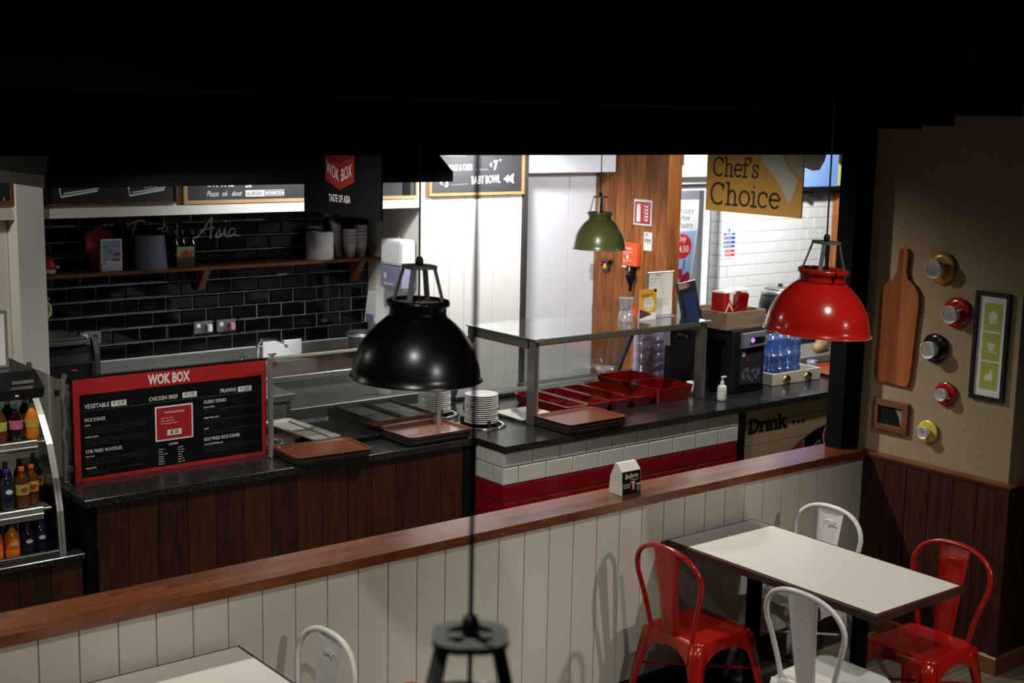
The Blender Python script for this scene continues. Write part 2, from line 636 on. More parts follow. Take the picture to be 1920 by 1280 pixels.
SLAB = {   # stroke glyphs: (advance, strokes, serifs)
    'C': (0.72, [arc(0.36, 0.36, 0.3, 0.37, 48, 312, 18)], [((0.585, 0.70), (0.585, 0.54))]),
    'h': (0.56, [[(0.12, 0), (0.12, 0.76)], [(0.12, 0.34), (0.17, 0.44), (0.27, 0.5), (0.37, 0.47), (0.42, 0.37), (0.42, 0)]],
          [((0.02, 0), (0.22, 0)), ((0.33, 0), (0.52, 0)), ((0.02, 0.75), (0.13, 0.75))]),
    'e': (0.54, [[(0.07, 0.27), (0.46, 0.27)]+arc(0.27, 0.25, 0.2, 0.25, 10, 315, 16)], []),
    'f': (0.36, [[(0.14, 0), (0.14, 0.58), (0.18, 0.71), (0.27, 0.76), (0.38, 0.74)]], [((0.03, 0), (0.27, 0)), ((0.03, 0.48), (0.33, 0.48))]),
    "'": (0.2, [[(0.12, 0.78), (0.13, 0.72), (0.07, 0.58)]], []),
    's': (0.44, [[(0.36, 0.41), (0.3, 0.48), (0.2, 0.5), (0.1, 0.45), (0.08, 0.36), (0.14, 0.29), (0.28, 0.23), (0.36, 0.15), (0.34, 0.05), (0.24, 0), (0.13, 0.01), (0.06, 0.09)]],
          [((0.36, 0.48), (0.36, 0.38)), ((0.06, 0.02), (0.06, 0.13))]),
    'o': (0.56, [arc(0.28, 0.25, 0.21, 0.25, 0, 360, 20)], []),
    'i': (0.28, [[(0.14, 0), (0.14, 0.5)]], [((0.02, 0), (0.26, 0)), ((0.03, 0.49), (0.15, 0.49)), ((0.13, 0.67), (0.145, 0.67))]),
    'c': (0.5, [arc(0.27, 0.25, 0.2, 0.25, 45, 315, 14)], [((0.42, 0.46), (0.42, 0.35))]),
    'D': (0.74, [[(0.15, 0), (0.15, 0.72)], [(0.15, 0.72), (0.34, 0.72)]+arc(0.34, 0.36, 0.27, 0.36, 90, -90, 12)+[(0.15, 0)]], [((0.02, 0), (0.3, 0)), ((0.02, 0.72), (0.3, 0.72))]),
    'r': (0.48, [[(0.14, 0), (0.14, 0.5)], [(0.14, 0.3), (0.2, 0.44), (0.3, 0.49), (0.4, 0.45)]], [((0.02, 0), (0.3, 0)), ((0.02, 0.49), (0.15, 0.49))]),
    'n': (0.62, [[(0.14, 0), (0.14, 0.5)], [(0.14, 0.34), (0.2, 0.45), (0.32, 0.5), (0.42, 0.46), (0.46, 0.36), (0.46, 0)]], [((0.02, 0), (0.26, 0)), ((0.36, 0), (0.58, 0)), ((0.02, 0.49), (0.15, 0.49))]),
    'k': (0.64, [[(0.14, 0), (0.14, 0.76)], [(0.14, 0.2), (0.46, 0.5)], [(0.26, 0.3), (0.5, 0)]], [((0.02, 0), (0.26, 0)), ((0.4, 0), (0.6, 0)), ((0.34, 0.49), (0.58, 0.49)), ((0.02, 0.75), (0.15, 0.75))]),
    '.': (0.26, [], [((0.07, 0.05), (0.17, 0.05))]),
    ' ': (0.3, [], []),
}


def slab(mb, pl, s, a, b, size, wdt, sx=1.0, track=0.0, serif=1.0):
    for ch in s:
        adv, st, se = SLAB[ch]
        for k, q in enumerate(st):
            stroke(mb, pl, [(a+x*size*sx, b+y*size) for x, y in q], wdt*size, h=0.0001*k)
        for k, q in enumerate(se):
            stroke(mb, pl, [(a+x*size*sx, b+y*size) for x, y in q], (0.12 if ch == '.' else wdt*serif)*size, h=0.0003+0.0001*k)
        a += (adv+track)*size*sx
    return a


def word(parent, m, pl, *a, **k):
    w_ = MB().use(m)
    text(w_, pl, *a, **k)
    return obj('word', w_, parent)


def dashes(mb, pl, a, b, wd, rows, lh, th, seed):
    rr = random.Random(seed)
    for i in range(rows):
        x = a
        end = a+wd*(1 if i < rows-1 else rr.uniform(0.35, 0.7))
        while x < end:
            l = rr.uniform(0.008, 0.03)
            rect(mb, pl, x, b-i*lh, min(x+l, end), b-i*lh+th)
            x += l+0.005

# ================================================================== STRUCTURE
# ---- floor planks (dining side), with a plain kitchen floor behind the low wall
fl = struct('floor', MB().use('gap').box(-3, 12.5, -3, 12, -0.08, -0.006))
kf = MB().use(mat('kitchen_floor_tile', (0.10, 0.085, 0.07), 0.5)).box(-3, 12.5, 4.36, 12, -0.006, 0.0)
kfo = obj('kitchen_floor', kf, fl)
pm = MB().use('floor').box(0, 0.896, 0, 0.146, -0.006, 0.0).mesh('floor_plank')
for j in range(12):
    y = 2.58+j*0.149
    for i in range(4):
        x = 3.35+i*0.9+(j % 3)*0.3
        yy = y
        if yy+0.146 > 4.34 or (x+0.896 > 5.9 and yy+0.146 > 3.49):
            if x > 5.9 or yy+0.146 > 4.34:
                continue
        inst(pm, 'floor_plank', fl, (x, yy, 0))
obj('floor_field', MB().use('floor').box(-3, 3.33, -3, 4.34, -0.006, -0.001).box(3.33, 12, -3, 2.56, -0.006, -0.001), fl)
struct('ceiling', MB().use('bulk').box(-3, 12.5, 4.47, 12, 2.95, 3.05).box(-3, 12.5, -3, 4.47, 4.3, 4.4))

# ---- low partition: boards, cap, base strip
wp = struct('wall_partition', MB().use('gap').box(-2.0, 5.88, 4.363, 4.50, 0, 0.95))
bm_ = MB().use('cream').box(0, 0.1365, 0, 0.016, 0.0, 0.845, 0.0012).mesh('wall_board')
x0 = ony_x = 2.985
nb = 0
xs = []
x = 2.985-0.14*34
while x < 5.80:
    xs.append(x)
    x += 0.14
for x in xs:
    inst(bm_, 'wall_board', wp, (x, 4.346, 0.104))
obj('wall_board', MB().use('cream').box(xs[-1]+0.14, 5.875, 4.346, 4.362, 0.104, 0.949, 0.0012), wp)
struct('baseboard_partition', MB().use('darkwood').box(-2.0, 5.87, 4.334, 4.3625, 0, 0.10, 0.004))
cap = thing('ledge', 'long walnut butcher-block ledge capping the low cream boarded wall', 'ledge', (1.9, 4.43, 0.95))
rr = random.Random(3)
LY = [4.322, 4.375, 4.428, 4.482, 4.537]
for k in range(4):
    x = -2.0
    while x < 5.885:
        l = rr.choice([0.35, 0.5, 0.65, 0.8])
        x1 = min(x+l, 5.885)
        if 5.885-x1 < 0.15:
            x1 = 5.885
        obj('stave', MB().use('capwood').box(x, x1-0.0006, LY[k], LY[k+1]-0.0006, 0.95, 0.99), cap)
        x = x1

# ---- black post and bulkhead over the low wall, stepped black soffits over the dining side
struct('trim_1', MB().use('black').box(5.745, 5.893, 4.395, 4.50, 0.9905, 2.9))
struct('wall_bulkhead', MB().use('bulk').box(-3, 5.895, 4.41, 4.47, 2.55, 4.3).box(5.9, 12.5, 4.41, 4.47, 2.55, 4.3)
       .box(-3, 5.895, 4.13, 4.41, 2.685, 4.3).box(-3, 5.895, 3.945, 4.13, 2.705, 4.3).box(-3, 5.895, 3.58, 3.945, 2.755, 4.3))
struct('trim_2', MB().use(mat('black_seam', (0.006, 0.006, 0.006), 0.6)).box(-3, 5.70, 4.40, 4.4095, 2.56, 2.567))

# ---- right wall: wallpaper above, plank dado below, rail, skirting, outer corner
wr = struct('wall_right', MB().use('wallpaper').box(5.90, 6.0, 3.55, 4.52, 0.0, 4.3).box(5.90, 8.5, 3.50, 3.55, 0.0, 4.3))
n = 8
for k in range(6):
    y1 = 4.345-k*0.139
    y0 = max(y1-0.136, 3.517)
    obj('dado_plank', MB().use('dadowood').box(5.880, 5.8995, y0, y1, 0.10, 0.945, 0.0025), wr)
for k in range(4):
    xx = 5.878+k*0.139
    obj('dado_plank', MB().use('dadowood').box(xx+0.002, xx+0.137, 3.481, 3.4995, 0.10, 0.945, 0.0025), wr)
obj('dado_post', MB().use('dadowood').box(5.872, 5.8795, 3.473, 3.53, 0.10, 0.945, 0.002), wr)
R = MB().use('railwood')
prof = [(0, 0.945), (0.022, 0.947), (0.024, 0.957), (0.038, 0.966), (0.040, 0.976), (0.0, 0.985)]
R.loft([[(5.9-a, 4.345, z) for a, z in prof], [(5.9-a, 3.5-a, z) for a, z in prof], [(7.6, 3.5-a, z) for a, z in prof]], smooth=False)
struct('trim_3', R)
R = MB().use('railwood')
prof = [(0, 0.0), (0.026, 0.0), (0.026, 0.085), (0.018, 0.098), (0.0, 0.10)]
R.loft([[(5.9-a, 4.333, z) for a, z in prof], [(5.9-a, 3.5-a, z) for a, z in prof], [(7.6, 3.5-a, z) for a, z in prof]], smooth=False)
struct('baseboard_right', R)

# ---- kitchen back wall: niche with black metro tiles
YB, YF, XN = 8.95, 8.24, 5.65
wb = struct('wall_back', MB().use('groutlight').box(2.3, XN, YB-0.002, YB+0.1, 0, 2.3))


def tile_mesh(w, h, d, m, bev, name):
    mb = MB().use(m)
    b = bev
    lo = [(0, 0, 0), (w, 0, 0), (w, 0, h), (0, 0, h)]
    mid = [(0, -d*0.45, 0), (w, -d*0.45, 0), (w, -d*0.45, h), (0, -d*0.45, h)]
    hi = [(b, -d, b), (w-b, -d, b), (w-b, -d, h-b), (b, -d, h-b)]
    mb.loft([lo, mid, hi], smooth=False)
    return mb.mesh(name)


P, G = 0.2037, 0.1035
bt = tile_mesh(P-0.0036, G-0.0036, 0.008, 'blacktile', 0.011, 'black_tile')
# rows: joint line z = 1.17 at x-phase from the photograph
z0 = 0.9905
jt = random.Random(5)
for r in range(11):
    z = z0+r*G
    if z+G > 2.17:
        break
    ph = 3.05-P*1.0+(P/2 if r % 2 else 0)
    x = ph
    while x < XN-0.002:
        if x+P <= XN:
            inst(bt, 'black_tile', wb, (x+0.0015, YB-0.002, z+0.0015), (jt.uniform(-0.006, 0.006), 0, jt.uniform(-0.006, 0.006)))
        else:
            w_ = XN-x-0.004
            if w_ > 0.03:
                inst(tile_mesh(w_, G-0.004, 0.008, 'blacktile', 0.01, 'black_tile_cut'), 'black_tile', wb, (x+0.002, YB-0.002, z+0.002))
        x += P

# ---- beam over the niche, pillar on its left, boards left of it
struct('trim_4', MB().use('cream2').box(2.86, XN, YF-0.03, YF+0.08, 2.04, 2.10).box(0.6, 2.69, YF-0.03, YF+0.08, 2.04, 2.10))
struct('wall_upper', MB().use('cream2').box(0.6, XN-0.001, YF, YF+0.08, 2.10, 2.95))
struct('wall_pillar', MB().use('cream2').box(2.69, 2.86, YF-0.05, 8.95, 0.0, 2.95, 0.004))
wl = struct('wall_left', MB().use('gap').box(0.6, 2.69, 8.37, 8.45, 0, 2.95))
for k in range(7):
    obj('wall_board', MB().use('cream2').box(2.688-(k+1)*0.14+0.003, 2.688-k*0.14, 8.35, 8.369, 0, 2.038, 0.003), wl)

# ---- niche return and the bright boarded front wall
wn = struct('wall_niche_return', MB().use('gap').box(XN+0.018, XN+0.05, YF+0.02, YB+0.1, 0, 2.95))
for k in range(5):
    y0 = YF+0.022+k*0.139
    obj('wall_board', MB().use('cream2').box(XN, XN+0.0175, y0, y0+0.1365, 0, 2.038, 0.0025), wn)
wf = struct('wall_front', MB().use('gap').box(XN+0.018, 6.62, YF+0.016, YF+0.02, 0, 2.95))
for k in range(7):
    x0 = XN+0.0005+k*0.1385
    obj('wall_board', MB().use('cream2').box(x0, min(x0+0.1362, 6.619), YF, YF+0.0155, 0, 2.95 if k > 6 else 2.95, 0.0025), wf)
struct('trim_5', MB().use(mat('dark_bronze_trim', (0.03, 0.024, 0.02), 0.5)).box(6.622, 6.662, YF-0.02, YF+0.05, 0, 2.95))
YW = 8.50
ww = struct('wall_white', MB().use('gap').box(6.664, 7.64, YW+0.018, YW+0.08, 0, 2.95).box(6.664, 6.70, YF+0.05, YW, 0, 2.95))
for x0, x1 in ((6.702, 7.325), (7.329, 7.62)):
    obj('wall_panel', MB().use('whitepaint').box(x0, x1, YW, YW+0.0175, 0, 2.95, 0.002), ww)
struct('trim_6', MB().use('whitepaint').box(6.664, 7.60, YF, YW-0.001, 2.28, 2.95, 0.003))

# ---- oak plank wall at a right angle, with its end post
wo = struct('wall_oak', MB().use('darkwood').box(7.638, 7.72, 7.66, 8.50, 0, 2.95))
yk = [8.498, 8.34, 8.25, 8.135, 8.03, 7.893, 7.78]
for a, b in zip(yk[:-1], yk[1:]):
    obj('oak_plank', MB().use('oak').box(7.62, 7.6375, b+0.002, a-0.001, 0, 2.95, 0.002), wo)
struct('trim_7', MB().use('oak').box(7.595, 7.745, 7.615, 7.775, 0, 2.95, 0.006))

# ---- far white tiled wall with the doorway
YT = 8.60
wt = struct('wall_tiled', MB().use('groutdark').box(9.275, 11.4, YT, YT+0.13, 0, 2.95).box(8.2, 9.275, YT, YT+0.13, 2.16, 2.95))
P2, G2 = 0.2037, 0.1045
tt = tile_mesh(P2-0.003, G2-0.003, 0.006, 'whitetile', 0.004, 'white_tile')
th_ = tile_mesh(P2/2-0.004, G2-0.004, 0.006, 'whitetile', 0.004, 'white_half_tile')
zj = 1.373-6*G2
for r in range(18):
    z = zj+r*G2
    odd = r % 2
    x = 9.275
    if z > 2.9 or z < 0.85:
        continue
    if odd:
        inst(th_, 'white_tile', wt, (x+0.002, YT, z+0.002))
        x += P2/2
    while x < 10.83:
        inst(tt, 'white_tile', wt, (x+0.002, YT, z+0.002))
        x += P2
    if z > 2.16:
        x = 8.65+(P2/2 if odd else 0)
        while x+P2 < 9.275:
            inst(tt, 'white_tile', wt, (x+0.002, YT, z+0.002))
            x += P2
    if z < 2.1:
        inst(tile_mesh(0.122, G2-0.004, 0.006, 'whitetile', 0.004, 'reveal_tile'), 'white_tile', wt, (9.275, YT+0.126, z+0.002), (0, 0, -PI/2))
struct('trim_8', MB().use('alu').box(8.2, 9.27, YT-0.01, YT, 2.145, 2.16))
struct('trim_9', MB().use('whitepaint').box(9.18, 9.262, YT+0.135, YT+0.2, 0, 2.16).box(8.2, 9.18, YT+0.135, YT+0.2, 2.08, 2.16))
struct('wall_far', MB().use(mat('blue_white_far_wall', (0.62, 0.66, 0.76), 0.7)).box(8.0, 13, 10.4, 10.5, 0, 2.95))
struct('trim_10', MB().use('oak').box(10.87, 11.16, YT-0.10, YT-0.001, 0, 2.95, 0.006))

# ================================================================== COUNTERS
# left counter (dark oak front, granite top)
cl = thing('serving_counter', 'left serving counter with dark oak plank front under the black and red menu board', 'counter', (3.4, 6.3, 0))
obj('worktop', MB().use('granite').box(2.23, 4.508, 5.99, 6.95, 0.86, 0.90, 0.003), cl)
obj('carcass', MB().use('black').box(2.245, 4.505, 6.025, 6.93, 0.0, 0.86), cl)
for k in range(14):
    x = 2.295+k*0.1527
    obj('front_plank', MB().use('darkwood').box(x, x+0.150, 6.005, 6.0245, 0.02, 0.859, 0.002), cl)
obj('side_panel', MB().use('black').box(4.435, 4.507, 6.0, 6.0245, 0, 0.86), cl)

# right counter (white and red tiles, granite top)
cr = thing('tiled_counter', 'right serving counter clad in white and red tiles under the glass food guard', 'counter', (6.2, 6.2, 0))
obj('worktop', MB().use('granite').prism([(4.512, 5.725), (6.9, 5.725), (8.9, 5.725), (8.9, 6.95), (4.512, 6.95)], 0.04, lambda a, b, h: (a, b, 0.86+h)), cr)
obj('carcass', MB().use('groutdark').box(4.524, 6.445, 5.746, 6.93, 0.0, 0.86).box(6.445, 8.85, 5.80, 6.93, 0.0, 0.86), cr)
wtm = tile_mesh(0.2, 0.0975, 0.006, 'whitetile', 0.005, 'white_tile')
rtm = tile_mesh(0.2, 0.0975, 0.006, 'redtile', 0.009, 'red_tile')
cache = {}


def ctile(w_, red, horiz, loc):
    key = (round(w_, 3), red)
    if key not in cache:
        cache[key] = tile_mesh(w_, 0.0975, 0.006, 'redtile' if red else 'whitetile', 0.009 if red else 0.005, 'tile_cut')
    inst(cache[key], 'red_tile' if red else 'white_tile', cr, loc, None if horiz else (0, 0, -PI/2))


for r in range(8):
    z = 0.775-r*0.1015
    if z < 0.1:
        break
    red = r >= 2
    x = 4.524
    first = 0.100 if r % 2 else 0.2
    wd = first
    while x < 6.43:
        wd = min(wd, 6.443-x-0.0035)
        if wd > 0.02:
            ctile(wd, red, True, (x, 5.746, z))
        x += wd+0.0035
        wd = 0.2
    y = 5.746
    wd = 0.098 if r % 2 else 0.165
    while y < 6.02:
        ctile(wd, red, False, (4.524, y+wd, z))
        y += wd+0.0035
        wd = 0.165 if r % 2 else 0.098
obj('plinth', MB().use('whitematt').box(4.515, 6.445, 5.735, 5.7455, 0, 0.06), cr)
obj('divider', MB().use('black').box(6.445, 6.50, 5.735, 5.7995, 0, 0.86), cr)
# drink panel boards
dp = thing('drink_sign', 'tan board panel lettered Drink... below the right end of the granite counter', 'sign', (7.4, 5.77, 0))
tan = mat('tan_painted_board', (0.34, 0.27, 0.17), 0.6, var=0.06, vscale=6)
for z0, z1 in ((0.0, 0.40), (0.404, 0.612), (0.616, 0.765), (0.769, 0.858)):
    obj('board', MB().use(tan).box(6.502, 8.8, 5.755, 5.7985, z0, z1, 0.002), dp)
L = MB().use('blackprint')
pl = facing_front(6.548, 5.755, 0.706)
slab(L, pl, 'Drink', 0, 0, 0.112, 0.2, 1.40, -0.07, 0.75)
obj('word', L, dp)
for k in range(3):
    L = MB().use('blackprint')
    disc(L, pl, 0.452+k*0.05, 0.017, 0.014)
    obj('dot', L, dp)
L = MB().use('blackprint')
pl = facing_front(6.92, 5.755, 0.515)
poly(L, pl, [(0.0, -0.05), (0.06, 0.01), (0.18, 0.08), (0.32, 0.13), (0.51, 0.165), (0.9, 0.20), (0.9, -0.05)])
L.use('redprint')
poly(L, pl, [(0.11, 0.03), (0.19, 0.075), (0.19, -0.03), (0.1, -0.03)], 0.0006)
disc(L, pl, 0.47, 0.07, 0.06, 0.075, 0.0006)
L.use('whiteprint')
stroke(L, pl, arc(0.13, -0.04, 0.06, 0.05, 160, 20), 0.006, 0.0012)
stroke(L, pl, [(0.195, 0.08), (0.195, -0.03)], 0.004, 0.0012)
stroke(L, pl, arc(0.47, 0.07, 0.07, 0.085, 90, 270), 0.008, 0.0012)
stroke(L, pl, arc(0.47, 0.07, 0.04, 0.05, 90, 270), 0.006, 0.0012)
stroke(L, pl, [(0.28, 0.0), (0.36, 0.05), (0.38, -0.01)], 0.005, 0.0012)
obj('picture_print', L, dp)

# base unit under the drinks display (far left) and the display itself
cb = thing('low_counter', 'low dark wooden base under the open drinks display', 'counter', (1.5, 6.3, 0))
obj('worktop', MB().use('granite').box(0.4, 2.225, 5.985, 6.95, 0.62, 0.65, 0.003), cb)
for k in range(12):
    x = 2.215-(k+1)*0.15
    obj('front_plank', MB().use('darkwood').box(x+0.002, x+0.149, 6.0, 6.02, 0.0, 0.619, 0.002), cb)
obj('carcass', MB().use('black').box(0.42, 2.22, 6.021, 6.93, 0, 0.619), cb)
fd = thing('drinks_display', 'open-front refrigerated drinks display with steel shelves at far left', 'fridge', (1.5, 6.4, 0.65))
side = [(6.04, 0.65), (6.06, 0.85), (6.10, 1.0), (6.17, 1.15), (6.27, 1.27), (6.36, 1.36), (6.9, 1.40), (6.9, 0.65)]
obj('glass_side', MB().use('glass').prism(side, 0.006, lambda a, b, h: (2.135+h, a, b)), fd)
S_ = MB().use('alu')
sp = side[:6]
S_.loft([[(x, y+o_, z) for (x, o_) in ((2.125, 0), (2.155, 0), (2.155, 0.012), (2.125, 0.012))] for y, z in sp], smooth=False)
obj('side_strip', S_, fd)
obj('back_panel', MB().use('blackplastic').box(0.5, 2.13, 6.88, 6.91, 0.65, 1.42), fd)
obj('top_housing', MB().use('blackplastic').prism([(6.18, 1.42), (6.30, 1.485), (6.88, 1.485), (6.88, 1.39), (6.30, 1.375), (6.20, 1.37)], 1.6, lambda a, b, h: (0.53+h, a, b)), fd)
obj('top_label', MB().use('alu').box(1.99, 2.09, 6.205, 6.215, 1.442, 1.456).use('white').box(1.995, 2.01, 6.183, 6.187, 1.388, 1.396), fd)
for k, (yf, zt, xr) in enumerate(((6.13, 1.175, 2.07), (6.04, 0.88, 2.055))):
    q = MB().use('steel').box(0.5, xr+0.045, yf+0.015, 6.87, zt-0.012, zt, 0.002)
    sh = obj('shelf', q, fd)
    q = MB().use('alu').box(0.5, xr, yf-0.006, yf+0.014, zt-0.045, zt+0.012, 0.003).box(0.5, xr, yf-0.012, yf-0.006, zt-0.024, zt-0.016, 0.001)
    obj('price_rail', q, sh)
obj('base_rail', MB().use('darksteel').box(0.5, 2.12, 6.03, 6.06, 0.65, 0.672, 0.002), fd)

# ================================================================== BOTTLES


def bottle_parts(root, r, h, liquid, capm, labm, lab2=None, fill=1.0):
    b = MB().use(liquid)
    pr = [(0, 0), (r*0.85, 0), (r, 0.01), (r, h*0.28), (r*0.92, h*0.36), (r, h*0.45), (r, h*0.6), (r*0.85, h*0.72), (r*0.45, h*0.84), (r*0.36, h*0.88), (r*0.36, h*0.92), (0, h*0.92)]
    b.lathe(pr, 16)
    obj('body', b, root, False)
    c = MB().use(capm).cyl(r*0.42, h*0.915, h, seg=14)
    obj('cap', c, root, False)
    l = MB().use(labm).lathe([(r*1.02, h*0.34), (r*1.02, h*0.6)], 16)
    lo = obj('label_wrap', l, root, False)
    if lab2 is not None:
        l = MB().use(lab2)
        pl = Plane((0, -r*1.03, h*0.47), (1, 0, 0), (0, 0, 1))
        disc(l, pl, 0, 0, r*0.5, h*0.06, n=14)
        obj('label_badge', l, lo, False)


orange = mat('orange_drink', (0.75, 0.2, 0.02), 0.12, coat=0.6)
darkcola = mat('dark_drink', (0.012, 0.006, 0.01), 0.08, coat=0.8)
tea = mat('tea_drink', (0.10, 0.03, 0.006), 0.1, coat=0.6)
waterb = mat('blue_water_bottle', (0.01, 0.016, 0.035), 0.1, coat=0.8)
capgreen = mat('green_cap', (0.01, 0.12, 0.07), 0.4)
capor = mat('orange_cap', (0.75, 0.16, 0.02), 0.4)
capbl = mat('blue_cap', (0.03, 0.04, 0.3), 0.4)
labpink = mat('pink_label', (0.5, 0.12, 0.28), 0.5)
labyel = mat('yellow_label', (0.55, 0.4, 0.08), 0.5)
labgrn = mat('yellow_green_label', (0.40, 0.42, 0.08), 0.5)
labnavy = mat('navy_label', (0.012, 0.018, 0.05), 0.5)
labor = mat('orange_label', (0.7, 0.15, 0.03), 0.5)
labred = mat('red_label_badge', (0.45, 0.02, 0.05), 0.5)
BT = [  # x, y, z, r, h, liquid, cap, wrap, badge, label
    (2.078, 6.22, 1.176, 0.031, 0.165, orange, capgreen, labyel, None, 'orange juice drink with green cap and yellow label on the top display shelf'),
    (2.003, 6.22, 1.176, 0.031, 0.165, darkcola, capgreen, labpink, None, 'dark drink bottle with green cap and pink label on the top display shelf'),
    (1.93, 6.22, 1.176, 0.031, 0.165, tea, capgreen, labgrn, None, 'brown bottle cut by the left edge of the photo on the top display shelf'),
    (2.01, 6.35, 1.176, 0.03, 0.165, darkcola, 'whitematt', labnavy, None, 'dark bottle with white cap behind the pink-labelled one on the top shelf'),
    (2.09, 6.35, 1.176, 0.03, 0.165, tea, 'whitematt', labgrn, None, 'shaded bottle behind the orange juice on the top display shelf'),
    (1.987, 6.12, 0.881, 0.032, 0.19, tea, capor, labgrn, labred, 'iced tea bottle with orange cap and red-badged green label on the middle shelf'),
    (2.045, 6.16, 0.881, 0.031, 0.185, tea, capor, labyel, labred, 'iced tea bottle with yellow label and orange cap, right of the orange-capped bottle in front'),
    (1.918, 6.12, 0.881, 0.032, 0.19, waterb, capbl, labnavy, 'whiteprint', 'dark blue bottle with blue cap and white round mark on the middle shelf'),
    (1.852, 6.12, 0.881, 0.032, 0.19, orange, capor, labor, 'whiteprint', 'orange bottle at the left photo edge on the middle display shelf'),
    (2.10, 6.25, 0.881, 0.031, 0.185, darkcola, capgreen, labgrn, labred, 'shaded green-labelled bottle beside the glass side on the middle shelf'),
    (2.03, 6.27, 0.881, 0.03, 0.19, tea, capor, labor, None, 'bottle with orange cap in the second row of the middle shelf'),
    (1.925, 6.10, 0.651, 0.035, 0.165, orange, capgreen, labor, labyel, 'orange soda bottle with green cap on the bottom of the drinks display'),
    (1.998, 6.11, 0.651, 0.032, 0.16, waterb, capbl, labnavy, 'whiteprint', 'dark blue water bottle with blue cap and white round mark on the display bottom'),
    (2.066, 6.135, 0.651, 0.031, 0.16, waterb, capbl, labnavy, 'whitematt', 'dark blue bottle with white barcode patch on the display bottom'),
    (2.10, 6.21, 0.651, 0.029, 0.16, waterb, capbl, labnavy, None, 'dark blue bottle nearest the glass side on the display bottom'),
    (1.85, 6.10, 0.651, 0.035, 0.165, orange, capgreen, labor, None, 'orange bottle at the left photo edge on the display bottom'),
    (1.935, 6.36, 1.176, 0.03, 0.165, darkcola, capgreen, labnavy, None, 'dark bottle with green cap behind the brown one on the top display shelf'),
    (1.955, 6.25, 0.881, 0.031, 0.19, tea, capor, labyel, None, 'shaded bottle between and behind the blue-capped and orange-capped ones, middle shelf'),
    (1.96, 6.22, 0.651, 0.03, 0.165, waterb, capbl, labnavy, None, 'dark blue bottle in the second row behind the orange soda, display bottom'),
    (2.035, 6.24, 0.651, 0.03, 0.165, waterb, capbl, labnavy, None, 'dark blue bottle in the second row behind the barcoded one, display bottom'),
]
for (x, y, z, r, h, liq, cp, lw, lb, lab) in BT:
    t = thing('drink_bottle', lab, 'bottle', (x, y, z), 0, 'bottles in the drinks display')
    bottle_parts(t, r, h, liq, M[cp] if isinstance(cp, str) else cp, lw, (M[lb] if isinstance(lb, str) else lb) if lb else None)

# framed notice on the drinks display
t = thing('notice_stand', 'white notice in a grey frame standing on the drinks display, cut by the photo edge', 'sign', (1.9, 6.42, 1.486))
obj('frame', MB().use('alu').box(1.80, 2.045, 6.41, 6.425, 1.487, 1.76, 0.002), t)
L = MB().use('paper')
pl = facing_front(1.82, 6.41, 1.50)
rect(L, pl, 0, 0, 0.21, 0.245)
L.use('greyprint')
dashes(L, pl, 0.015, 0.20, 0.17, 2, 0.012, 0.003, 1)
dashes(L, pl, 0.015, 0.09, 0.17, 5, 0.014, 0.003, 2)
obj('notice_sheet', L, t)

# ================================================================== GLASS SCREENS ON THE LEFT COUNTER
g = thing('glass_screen', 'low glass screen with steel posts along the left serving counter', 'screen', (3.4, 6.3, 0.90))
for (x, y, z1) in ((2.27, 6.335, 1.42), (3.335, 6.235, 1.435), (4.56, 6.42, 1.30)):
    if x > 4.5:
        x, y, z1 = 4.42, 6.235, 1.435
    obj('post', MB().use('alu').cyl(0.014, 0.901, z1, (x, y, 0), 14).use('chrome').cyl(0.02, 0.901, 0.909, (x, y, 0), 14), g)
obj('post', MB().use('alu').cyl(0.014, 0.901, 1.43, (2.27, 6.80, 0), 12), g)
obj('pane', MB().use('glass').box(3.352, 4.403, 6.232, 6.238, 0.985, 1.425), g)
obj('top_rail', MB().use(mat('pale_rail', (0.50, 0.46, 0.38), 0.4, 0.4)).box(3.352, 4.403, 6.225, 6.245, 1.425, 1.44, 0.002), g)
obj('pane', MB().use('glass').box(2.267, 2.273, 6.352, 6.785, 0.92, 1.41), g)
for (x, y, z) in ((2.265, 6.42, 1.32), (3.37, 6.245, 1.38), (2.27, 6.75, 1.34)):
    obj('clamp', MB().use('chrome').box(x-0.012, x+0.012, y-0.012, y+0.012, z, z+0.03, 0.003), g)

# ================================================================== WOK BOX MENU BOARD
wbx = thing('menu_board', 'red-bordered black menu board headed WOK BOX standing on the left counter', 'sign', (2.82, 6.3, 0.90))
obj('backing', MB().use('blackprint').box(2.292, 3.345, 6.302, 6.312, 0.9005, 1.425, 0.002), wbx)
for z in (0.96, 1.16, 1.33):
    obj('clip', MB().use('chrome').box(2.28, 2.295, 6.296, 6.316, z, z+0.035, 0.002), wbx)
    obj('clip', MB().use('chrome').box(3.336, 3.35, 6.296, 6.316, z, z+0.035, 0.002), wbx)
L = MB().use('redprint')
pl = facing_front(2.305, 6.302, 0.9015)
W, HH = 1.035, 0.513
rect(L, pl, 0, 0, W, HH)
obj('red_border', L, wbx)
L = MB().use('blackprint')
rect(L, pl, 0.032, 0.022, W-0.022, 0.435, 0.0005)
obj('black_field', L, wbx)
L = MB().use('whiteprint')
text(L, pl, 'WOK BOX', 0.495, 0.450, 0.070, 0.64, 'C', 0.04, h=0.001)


def price(a, b, s, w_=0.078):
    L.use('whiteprint')
    rect(L, pl, a, b-0.006, a+w_, b+0.022, 0.001)
    L.use('blackprint')
    text(L, pl, s, a+w_/2, b, 0.027, 0.72, 'C', 0.012, 0.15, h=0.0016)
    L.use('whiteprint')


